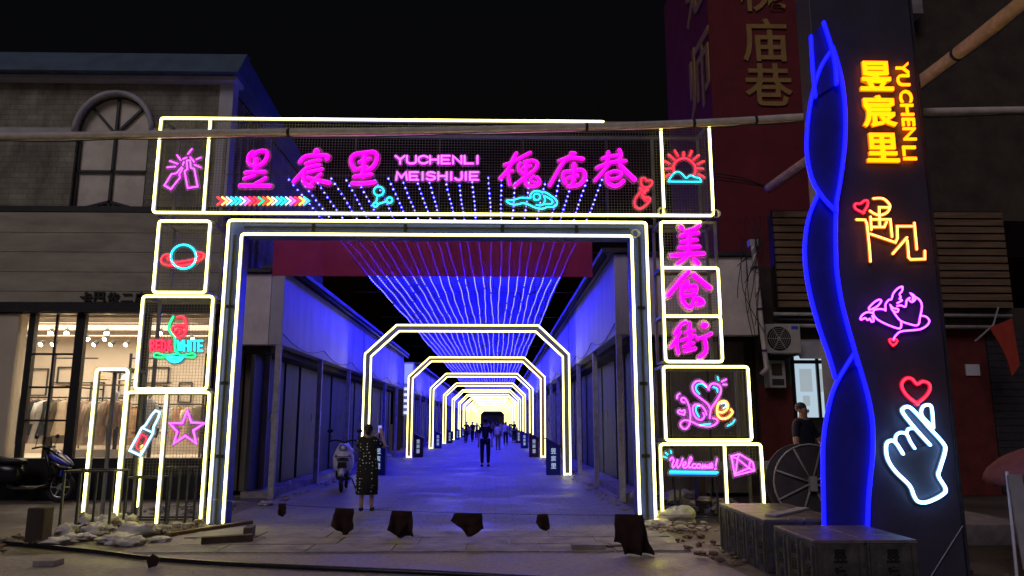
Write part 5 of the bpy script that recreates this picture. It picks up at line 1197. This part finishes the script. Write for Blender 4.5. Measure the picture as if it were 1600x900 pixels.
def scooter(label, body, accent, loc, rz, r=.23, L_=1.25, white=False, sc=1):
    t = thing('scooter', label, 'scooter', (0, 0, 0)); xf, xr = L_ / 2, -L_ / 2
    wheel(None, t, (xf, 0, r), r, .06, name='front_wheel'); wheel(None, t, (xr, 0, r), r, .07, name='rear_wheel')
    MB().tube(smoothpath([(xf + .16, 0, r + .16), (xf + .05, 0, 2 * r + .04), (xf - .12, 0, 2 * r), (xf - .24, 0, r + .1)], 4), .06, 10, rs=None).build('front_mudguard', body, t, True)
    # leg shield / front apron
    ap = MB(); rows = [(xf - .12, .16, r + .18), (xf - .08, .20, .55), (xf - .14, .21, .72), (xf - .24, .15, .90), (xf - .28, .09, .99)]; v = []; n = 9
    for x, hw, z in rows:
        for k in range(n): a = -1 + 2 * k / (n - 1); v.append((x + .12 * (1 - a * a), hw * a, z))
    for x, hw, z in rows:
        for k in range(n): a = -1 + 2 * k / (n - 1); v.append((x - .05 + .08 * (1 - a * a), hw * a, z))
    q = len(rows) * n; f = []
    for i in range(len(rows) - 1):
        for k in range(n - 1): f += [(i * n + k, i * n + k + 1, (i + 1) * n + k + 1, (i + 1) * n + k), (q + i * n + k, q + (i + 1) * n + k, q + (i + 1) * n + k + 1, q + i * n + k + 1)]
        f += [(i * n, (i + 1) * n, q + (i + 1) * n, q + i * n), (i * n + n - 1, q + i * n + n - 1, q + (i + 1) * n + n - 1, (i + 1) * n + n - 1)]
    f += [tuple(range(n)) + tuple(q + k for k in range(n - 1, -1, -1))] + [tuple((len(rows) - 1) * n + k for k in range(n)) + tuple(q + (len(rows) - 1) * n + k for k in range(n - 1, -1, -1))]
    ap.add(v, f); ap.build('front_shield', body, t, True)
    MB().lathe([(.075, 0), (.085, .03), (.06, .07), (.02, .085)], 16, (xf - .14, 0, .90), 'x').build('headlight', M['chrome'], t, True)
    hl = MB().lathe([(.06, .072), (.03, .088), (.005, .09)], 14, (xf - .14, 0, .90), 'x').build('lens', M['white_paint'], t, True)
    for s in (-1, 1): MB().ball((xf - .06, s * .14, .74), .03, .03, .03, 10, 6).build('turn_signal', M['gold'], t, True)
    MB().box(xf - .10, xf - .03, -.13, .13, .30, .52).build('wheel_arch', M['black'], t, bevel=.03)
    for q in range(3): MB().box(xf + .0, xf + .035, -.12, .12, .65 + .035 * q, .665 + .035 * q).build('grille_bar', M['black'], t)
    MB().prismx([(-.10, .50), (.10, .50), (.08, .62), (-.08, .62)], xf + .02, xf + .05).build('accent_panel', accent, t)
    MB().tube([(xf - .02, 0, r), (xf - .16, 0, .55), (xf - .30, 0, 1.0)], .03, 8).build('fork', M['dark_steel'], t, True)
    MB().tube(smoothpath([(xf - .42, -.34, 1.03), (xf - .32, -.16, 1.06), (xf - .30, 0, 1.02), (xf - .32, .16, 1.06), (xf - .42, .34, 1.03)], 4), .018, 8).build('handlebar', M['black'], t, True)
    for s in (-1, 1):
        MB().tube([(xf - .40, s * .28, 1.04), (xf - .36, s * .30, 1.20)], .008, 6).build('mirror_stem', M['black'], t); MB().ball((xf - .37, s * .31, 1.25), .02, .065, .045, 10, 6).build('mirror', M['gloss_black'], t, True)
    loft([(xf - .22, .30, .10, .05), (xf - .45, .26, .16, .045), (-.10, .26, .16, .045), (-.25, .30, .14, .07)]).build('floorboard', M['black'], t, True)
    loft([(-.02, .52, .08, .10), (-.12, .52, .15, .20), (-.40, .55, .17, .20), (-.70, .62, .14, .15), (-.88, .68, .05, .06)]).build('rear_body', body, t, True)
    loft([(.0, .76, .06, .03), (-.08, .78, .14, .055), (-.35, .78, .15, .06), (-.60, .83, .13, .055), (-.78, .86, .07, .03)]).build('seat', M['black'], t, True)
    MB().box(-.96, -.86, -.06, .06, .66, .74).build('tail_light', M['redcloth'], t, bevel=.01)
    MB().tube([(-.62, -.08, .60), (-.72, -.1, .30)], .02, 6).build('shock', M['chrome'], t, True)
    MB().tube([(-.1, .15, .25), (-.05, .25, .02)], .014, 6).build('kickstand', M['dark_steel'], t)
    t.location = loc; t.rotation_euler.z = rz; t.scale = (sc,) * 3
    return t
g = G(527, 771)
scooter('white scooter parked facing the camera beside the dark shutters', M['white_paint'], M['black'], (g.x, g.y + .75, .006), R(-84), .2, 1.15, sc=1.15)
g = G(98, 784)
scooter('black and blue scooter parked in front of the clothes shop window', M['gloss_black'], M['blue_paint'], (g.x - .80, g.y - .1, .004), R(-4), .29, 1.5, sc=1.08)
bl = bpy.data.objects  # a glossy blue nose fairing on the black scooter
par = [o for o in bl if o.name.startswith('scooter') and o.type == 'EMPTY'][-1]
W[par.name] = Vector()
loft([(.96, .68, .03, .02), (.88, .73, .09, .05), (.72, .81, .13, .085), (.55, .92, .13, .085), (.42, 1.02, .08, .05)]).build('nose_fairing', M['gloss_black'], par, True)
for sg in (-1, 1):
    bp_ = loft([(.93, .70, .02, .015), (.84, .755, .045, .035), (.70, .83, .05, .05), (.58, .90, .03, .03)], 10); bp_.v = [(x, y + sg * (.06 + .10 * min(1, (.95 - x) * 5)), z) for x, y, z in bp_.v]; bp_.build('side_panel', M['blue_paint'], par, True)
    MB().tube([(.90, sg * .10, .675), (.80, sg * .15, .70), (.66, sg * .165, .76)], .018, 6).build('headlight_strip', M['chrome'], par, True)
MB().prismx([(-.13, 1.0), (.13, 1.0), (.09, 1.24), (-.09, 1.24)], .40, .42).build('windscreen', M['gloss_black'], par)
MB().tube([(.97, -.05, .65), (.80, -.15, .68), (.62, -.165, .78)], .016, 6).build('trim_strip', M['chrome'], par, True)

# ================================================================== STREET CLUTTER
def rock(s, seed, flat_=.6):
    rnd = random.Random(seed); m = MB(); m.ball((0, 0, 0), s, s * rnd.uniform(.4, 1), s * flat_ * rnd.uniform(.4, 1), 5, 3)
    m.v = [(x * rnd.uniform(.6, 1.3), y * rnd.uniform(.6, 1.3), z * rnd.uniform(.7, 1.2)) for x, y, z in m.v]; return m
def bagmesh(w, d, h, seed):
    from mathutils import noise
    m = MB(); m.ball((0, 0, 0), 1, 1, 1, 22, 14); o = Vector((seed * 7.3, seed * 1.7, 0)); v = []
    for p in m.v:
        p = Vector(p); r_ = 1 + .5 * noise.noise(p * 1.7 + o) + .42 * noise.noise(p * 3.9 + o) - .4 * abs(noise.noise(p * 6.5 + o))
        z = p.z * r_; v.append((p.x * r_ * w, p.y * r_ * d, h * .62 * (z + .55) if z > -.55 else 0))
    m.v = v; return m
def scatter(name, x0, x1, y0, y1, n, smin, smax, mat, seed, zmax=.0):
    rnd = random.Random(seed); m = MB()
    for i in range(n):
        s = rnd.uniform(smin, smax) * (rnd.random() ** 1.5 + .3); x, y = rnd.uniform(x0, x1), rnd.uniform(y0, y1); z = rnd.random() ** 2 * zmax
        r_ = rock(s, rnd.random(), .55); a = rnd.random() * 6; ca, sa = math.cos(a), math.sin(a)
        m.add([(x + px_ * ca - py_ * sa, y + px_ * sa + py_ * ca, max(.002, z + s * .35 + pz_)) for px_, py_, pz_ in r_.v], r_.f)
    return stuff(m.build(name, mat))
tag(scatter('rubble', -6.3, -4.6, 11.5, 12.6, 90, .03, .12, M['rubble'], 3, .08), 'loose rubble heaped at the foot of the left tower', 'rubble')
tag(scatter('rubble', -6.6, -5.0, 13.5, 15.8, 90, .03, .12, M['rubble'], 4, .1), 'scattered rubble behind the left tower', 'rubble')
tag(scatter('rubble', 2.7, 4.3, 13.3, 15.9, 170, .04, .22, M['rubble'], 5, .3), 'broken rubble bank behind the right tower', 'rubble')
tag(scatter('rubble', 2.5, 3.0, 9.0, 12.2, 70, .02, .09, M['earth'], 6, .03), 'earth crumbs along the right edge of the entrance', 'rubble')
tag(scatter('rubble', -4.75, -4.45, 15.5, 24, 60, .02, .09, M['rubble'], 8, .02), 'crumbs of rubble along the left lane edge', 'rubble')
tag(scatter('rubble', 2.25, 2.6, 14.5, 26, 80, .02, .10, M['rubble'], 9, .02), 'crumbs of rubble along the right lane edge', 'rubble')
tag(scatter('rubble', -5.2, -4.55, 12.3, 13.4, 60, .02, .10, M['rubble'], 21, .05), 'small rubble round the left gate leg', 'rubble')
tag(scatter('rubble', 2.3, 3.4, 11.6, 12.7, 80, .02, .11, M['rubble'], 22, .06), 'small rubble round the right gate leg', 'rubble')
tag(scatter('rubble', -8.2, -6.2, 10.0, 11.6, 120, .02, .10, M['earth'], 23, .06), 'earth clods in the dark left corner', 'rubble')
tag(scatter('gravel', -9, 9, 4.5, 13, 700, .006, .02, M['rubble'], 10, 0), 'small gravel strewn over the street', 'gravel')
bags = [(215, 838, .26, .2, .17, 'pale plastic bag, largest in the heap by the left tower'), (150, 836, .2, .15, .15, 'pale crumpled bag at the left of the heap'), (180, 848, .22, .18, .10, 'flattened pale bag at the front of the heap'), (120, 845, .2, .15, .09, 'low grey bag at the left front of the heap'),
        (196, 822, .16, .14, .16, 'greyish bag pushed against the left tower posts'), (238, 834, .16, .12, .10, 'small pale bag at the right end of the heap'), (132, 824, .13, .1, .18, 'upright small pale sack left of the heap'), (90, 850, .2, .14, .07, 'thin pale sheet bundle far left of the heap'),
        (205, 852, .16, .12, .09, 'small torn bag in front of the largest one'), (165, 828, .18, .15, .2, 'bulging pale bag at the back of the heap middle'), (250, 846, .14, .1, .06, 'flat scrap bag lying off the right front of the heap'), (105, 834, .16, .14, .12, 'round grey bag at the back left of the heap')]
for i, (x, y, w, d, h, lab) in enumerate(bags):
    g = G(x, y, .005); m = bagmesh(w * 1.15, d * 1.2, h * 1.2, i + 1); m.v = [(a + g.x, b + g.y, c + .006) for a, b, c in m.v]; o = m.build('plastic_bag', M['bag'], None, True); tag(o, lab, 'bag', 'bags heaped by the left tower')
g = G(1058, 818, .005); m = bagmesh(.33, .24, .30, 44); m.v = [(a + g.x, b + g.y, c + .006) for a, b, c in m.v]; tag(m.build('plastic_bag', M['bag'], None, True), 'dusty crumpled sack at the foot of the right tower', 'bag')
g = G(1030, 822, .005); m = bagmesh(.2, .14, .10, 45); m.v = [(a + g.x, b + g.y, c + .006) for a, b, c in m.v]; tag(m.build('plastic_bag', M['bag'], None, True), 'small pale rolled bag left of the dusty sack', 'bag')
g = G(415, 790, .008); m = bagmesh(.13, .1, .1, 46); m.v = [(a + g.x, b + g.y, c + .008) for a, b, c in m.v]; tag(m.build('plastic_bag', M['bag'], None, True), 'crumpled white litter on the paving near the left corner post', 'litter')
g = G(460, 752, .008); m = MB().lathe([(.03, 0), (.04, .11)], 12, (g.x, g.y - .3, .146)); tag(m.build('paper_cup', M['white_paint'], None, True), 'white paper cup standing on the left shop sill', 'cup')
bpy.data.objects['paper_cup'].location = Vector((-5.05, 19.0, .14)) - Vector((g.x, g.y - .3, .146))
def plank(name, label, p, q, w, h, mat, z=None):
    p, q = Vector(p), Vector(q); o = MB().bar(p + Vector((0, 0, h / 2)), q + Vector((0, 0, h / 2)), h, w, (0, 0, 1) if False else (q - p).cross(Vector((0, 0, 1)))).build(name, mat, None, bevel=.004); tag(o, label, 'plank'); return o
plank('timber', 'dark block of timber lying flat on the left of the entrance', G(314, 851, .006), G(394, 846, .006), .13, .10, M['dark_wood'])
plank('timber', 'short timber end standing at the tip of the dark block', G(386, 843, .007), G(392, 838, .007), .12, .16, M['dark_wood'])
plank('plank', 'long weathered plank along the kerb by the left gate foot', G(262, 838, .006), G(392, 818, .006), .10, .05, M['wood'])
plank('timber', 'flat dark slab beside the largest hanging rag', G(893, 858, .006), G(945, 858, .006), .22, .07, M['concrete'])
plank('plank', 'thin board running from the dark slab toward the crates', G(948, 856, .006), G(1012, 852, .006), .10, .03, M['dark_wood'])
plank('plank', 'pale plank across the rubble behind the right tower', Vector((3.6, 14.0, .80)), Vector((5.2, 14.2, .80)), .3, .14, M['panel'])
for x in (3.75, 5.05): tag(MB().box(x - .06, x + .06, 13.95, 14.25, .0, .80).build('trestle_post', M['dark_wood'], None), 'dark post carrying the pale plank, %s one' % ('left' if x < 4 else 'right'), 'post')
ho = MB().tube(smoothpath([G(-60, 842, .03), G(60, 853, .03), G(150, 862, .03), G(230, 872, .03), G(320, 879, .03), G(420, 884, .03), G(560, 890, .03), G(700, 896, .03), G(860, 905, .03)], 6), .028, 8).build('black_hose', M['gloss_black'], None, True)
ho.data.transform(Matrix.Scale(1, 4)); tag(ho, 'black hose lying across the street in the foreground', 'hose')
rg = MB().prism([(.0, 0), (.09, .03), (.12, .11), (.03, .16), (-.03, .09)], 0, .02); g = G(232, 886, .02); rg.v = [(a + g.x, b + g.y, c + .004) for a, b, c in rg.v]; tag(rg.build('rag_scrap', M['rag'], None), 'dark scrap of cloth caught on the black hose', 'rag')
g = G(50, 850, 0); tag(MB().box(g.x - .12, g.x + .12, g.y, g.y + .25, .0, .48).build('stone_post', M['brownwall'], None, bevel=.02), 'short square stone post in the dark left corner', 'post')
g = G(66, 886, 0); tag(MB().box(g.x - .12, g.x + .14, g.y, g.y + .2, .0, .07).build('brick_block', M['concrete'], None, bevel=.01), 'broken concrete block in the bottom left corner', 'block')
tag(MB().prism([(-8.6, .0), (-8.0, .0), (-7.9, .1), (-8.5, .28)], 10.7, 11.3).build('stone_slab', M['concrete'], None), 'tilted stone slab at the far left edge', 'slab')
# low steel stands
def stand(label, x0, x1, Y, h, depth=.4, n=3):
    t = thing('steel_stand', label, 'stand', ((x0 + x1) / 2, Y, 0)); w = .03
    for y in (Y, Y + depth):
        for x in (x0, x1): MB().box(x - w / 2, x + w / 2, y, y + w, 0, h).build('leg', M['dark_steel'], t)
        MB().box(x0 + w / 2, x1 - w / 2, y + .001, y + w - .001, h - w, h).build('rail', M['dark_steel'], t)
        MB().box(x0 + w / 2, x1 - w / 2, y + .001, y + w - .001, .06, .06 + w).build('rail', M['dark_steel'], t)
    for x in (x0, x1): MB().box(x - w / 2 + .001, x + w / 2 - .001, Y + w, Y + depth, h - w, h).build('side_rail', M['dark_steel'], t)
    for k in range(1, n): x = x0 + (x1 - x0) * k / n; MB().box(x - w / 2, x + w / 2, Y + .002, Y + w - .002, .09, h - w).build('bar', M['dark_steel'], t)
    return t
stand('black steel stand in front of the narrow neon frame', P(130, 742, 12.55).x, P(203, 742, 12.55).x, 12.0, .92, .45)
stand('low black steel stand under the neon beer bottle', P(203, 755, 13).x, P(252, 755, 13).x, 12.9, .76, .35, 2)
stand('black steel stand under the neon star', P(258, 737, 13).x, P(298, 737, 13).x, 12.9, .92, .35, 3)
stand('tall steel stand frame below the neon Welcome lettering', P(1060, 742, 13.1).x, P(1117, 742, 13.1).x, 13.0, .93, .4, 1)
# rope with rags
ra, rz_ = Vector((ox0 + .0, 12.72, .42)), Vector((2.975, 9.3, .56))
def rope_at(px):
    # point of the rope seen at photo column px
    lo, hi = 0.0, 1.0
    for _ in range(40):
        mid = (lo + hi) / 2; p = ra.lerp(rz_, mid); d = ray(px, 800); x = d.x / d.y * p.y
        if p.x < x: lo = mid
        else: hi = mid
    p = ra.lerp(rz_, lo); return p - Vector((0, 0, .09 * 4 * lo * (1 - lo)))
rp_ = MB().tube([rope_at(x) for x in (330, 400, 480, 560, 640, 720, 800, 880, 960, 1040, 1105)], .003, 5).build('barrier_rope', M['black'], None, True); tag(rp_, 'thin dark rope strung low across the entrance', 'rope')
rags = [('small dark rag, leftmost on the low rope', [(435,-2),(446,-2),(447,12),(440,18),(435,14)]),
        ('dark rag with a long tail, second from the left on the low rope', [(525,-1),(552,0),(550,30),(546,34),(545,44),(540,47),(537,45),(536,38),(531,32),(519,25)]),
        ('squarish dark rag, third from the left on the low rope', [(613,-1),(643,0),(646,35),(630,36),(622,38),(608,26)]),
        ('torn dark rag hooked to the right, near the lane middle', [(711,0),(752,0),(754,22),(735,34),(732,34),(731,20),(722,22),(706,11)]),
        ('smallest torn rag, right of the lane middle', [(840,0),(855,-1),(857,12),(859,20),(854,24),(850,18),(844,19),(838,11)]),
        ('large dark cloth panel, rightmost on the low rope', [(962,-2),(1003,-1),(1010,30),(1017,58),(1012,56),(974,60),(971,40),(961,38)])]
for lab, poly in rags:
    cx = sum(p[0] for p in poly) / len(poly); c = rope_at(cx); px_ = c.y / F * 1.02
    pl = [(c.x + (x - cx) * px_, max(.015, c.z - y * px_)) for x, y in poly]
    me = bpy.data.meshes.new('hanging_rag'); bm = bmesh.new(); bm.faces.new([bm.verts.new((x, c.y, z)) for x, z in pl])
    bmesh.ops.triangulate(bm, faces=bm.faces)
    bmesh.ops.subdivide_edges(bm, edges=bm.edges, cuts=4, use_grid_fill=True)
    ph = random.random() * 6
    for v in bm.verts:
        d = max(0, c.z - v.co.z); v.co.y += d * (.22 * math.sin(v.co.x * 34 + ph) + .12 * math.sin(v.co.x * 71 + v.co.z * 20)) + .01 * math.sin(v.co.z * 60); v.co.x += .03 * d * math.sin(v.co.z * 30 + ph)
    bm.to_mesh(me); bm.free(); me.materials.append(M['rag']); me.polygons.foreach_set('use_smooth', [True] * len(me.polygons))
    o = bpy.data.objects.new('hanging_rag', me); col.objects.link(o); so = o.modifiers.new('thickness', 'SOLIDIFY'); so.thickness = .006; tag(o, lab, 'rag', 'rags on the low rope')
# covered stall at the far right
SYY = 8.6
st = thing('covered_stall', 'stall under a tilted pink cloth with a pale sheet hanging below', 'stall', (6.2, SYY, 0))
m = MB(); n, k = 22, 8; v = []
for i in range(k + 1):
    t = i / k
    for q in range(n):
        a = 2 * math.pi * q / n; rr = .85 * math.sin(t * math.pi / 2); v.append((6.42 + rr * math.cos(a), SYY + rr * .7 * math.sin(a) , 1.42 - .32 * t * t + .28 * rr * math.cos(a) * .55 - .03 * math.sin(8 * a) * t))
m.add(v, [(i * n + q, i * n + (q + 1) % n, (i + 1) * n + (q + 1) % n, (i + 1) * n + q) for i in range(k) for q in range(n)])
o = m.build('cloth_top', M['pinkcloth'], st, True); sm_ = o.modifiers.new('solid', 'SOLIDIFY'); sm_.thickness = .02
for k_ in range(6):
    a = k_ * math.pi / 3; MB().tube([(6.42, SYY, 1.40), (6.42 + .8 * math.cos(a), SYY + .56 * math.sin(a), 1.08 + .13 * math.cos(a))], .012, 6).build('rib', M['dark_steel'], st)
MB().tube([(6.42, SYY, 0), (6.42, SYY, 1.42)], .03, 8).build('pole', M['post'], st)
vs = []
for i in range(9):
    u = i / 8
    for z in (1.08 + .06 * u, .6, .1): vs.append((5.58 + .5 * u + .06 * (1.1 - z), SYY - .30 + .06 * math.sin(i * 2.2), z))
MB().add(vs, [(i * 3 + j, i * 3 + j + 1, (i + 1) * 3 + j + 1, (i + 1) * 3 + j) for i in range(8) for j in range(2)]).build('hanging_sheet', M['sheet'], st, True)
for x in (5.6, 6.12): MB().tube([(x, SYY - .25, 0), (x + .02, SYY - .25, 1.12)], .016, 6).build('leg', M['white_paint'], st)
cb = MB().tube(smoothpath([P(1504, 822, YP - .02), P(1480, 860, YP - .04), P(1455, 900, YP - .06), G(1446, 915, .01)], 4), .006, 5).build('power_cable', M['post'], None, True); tag(cb, 'thin pale cable running down the lower face of the pylon', 'cable')
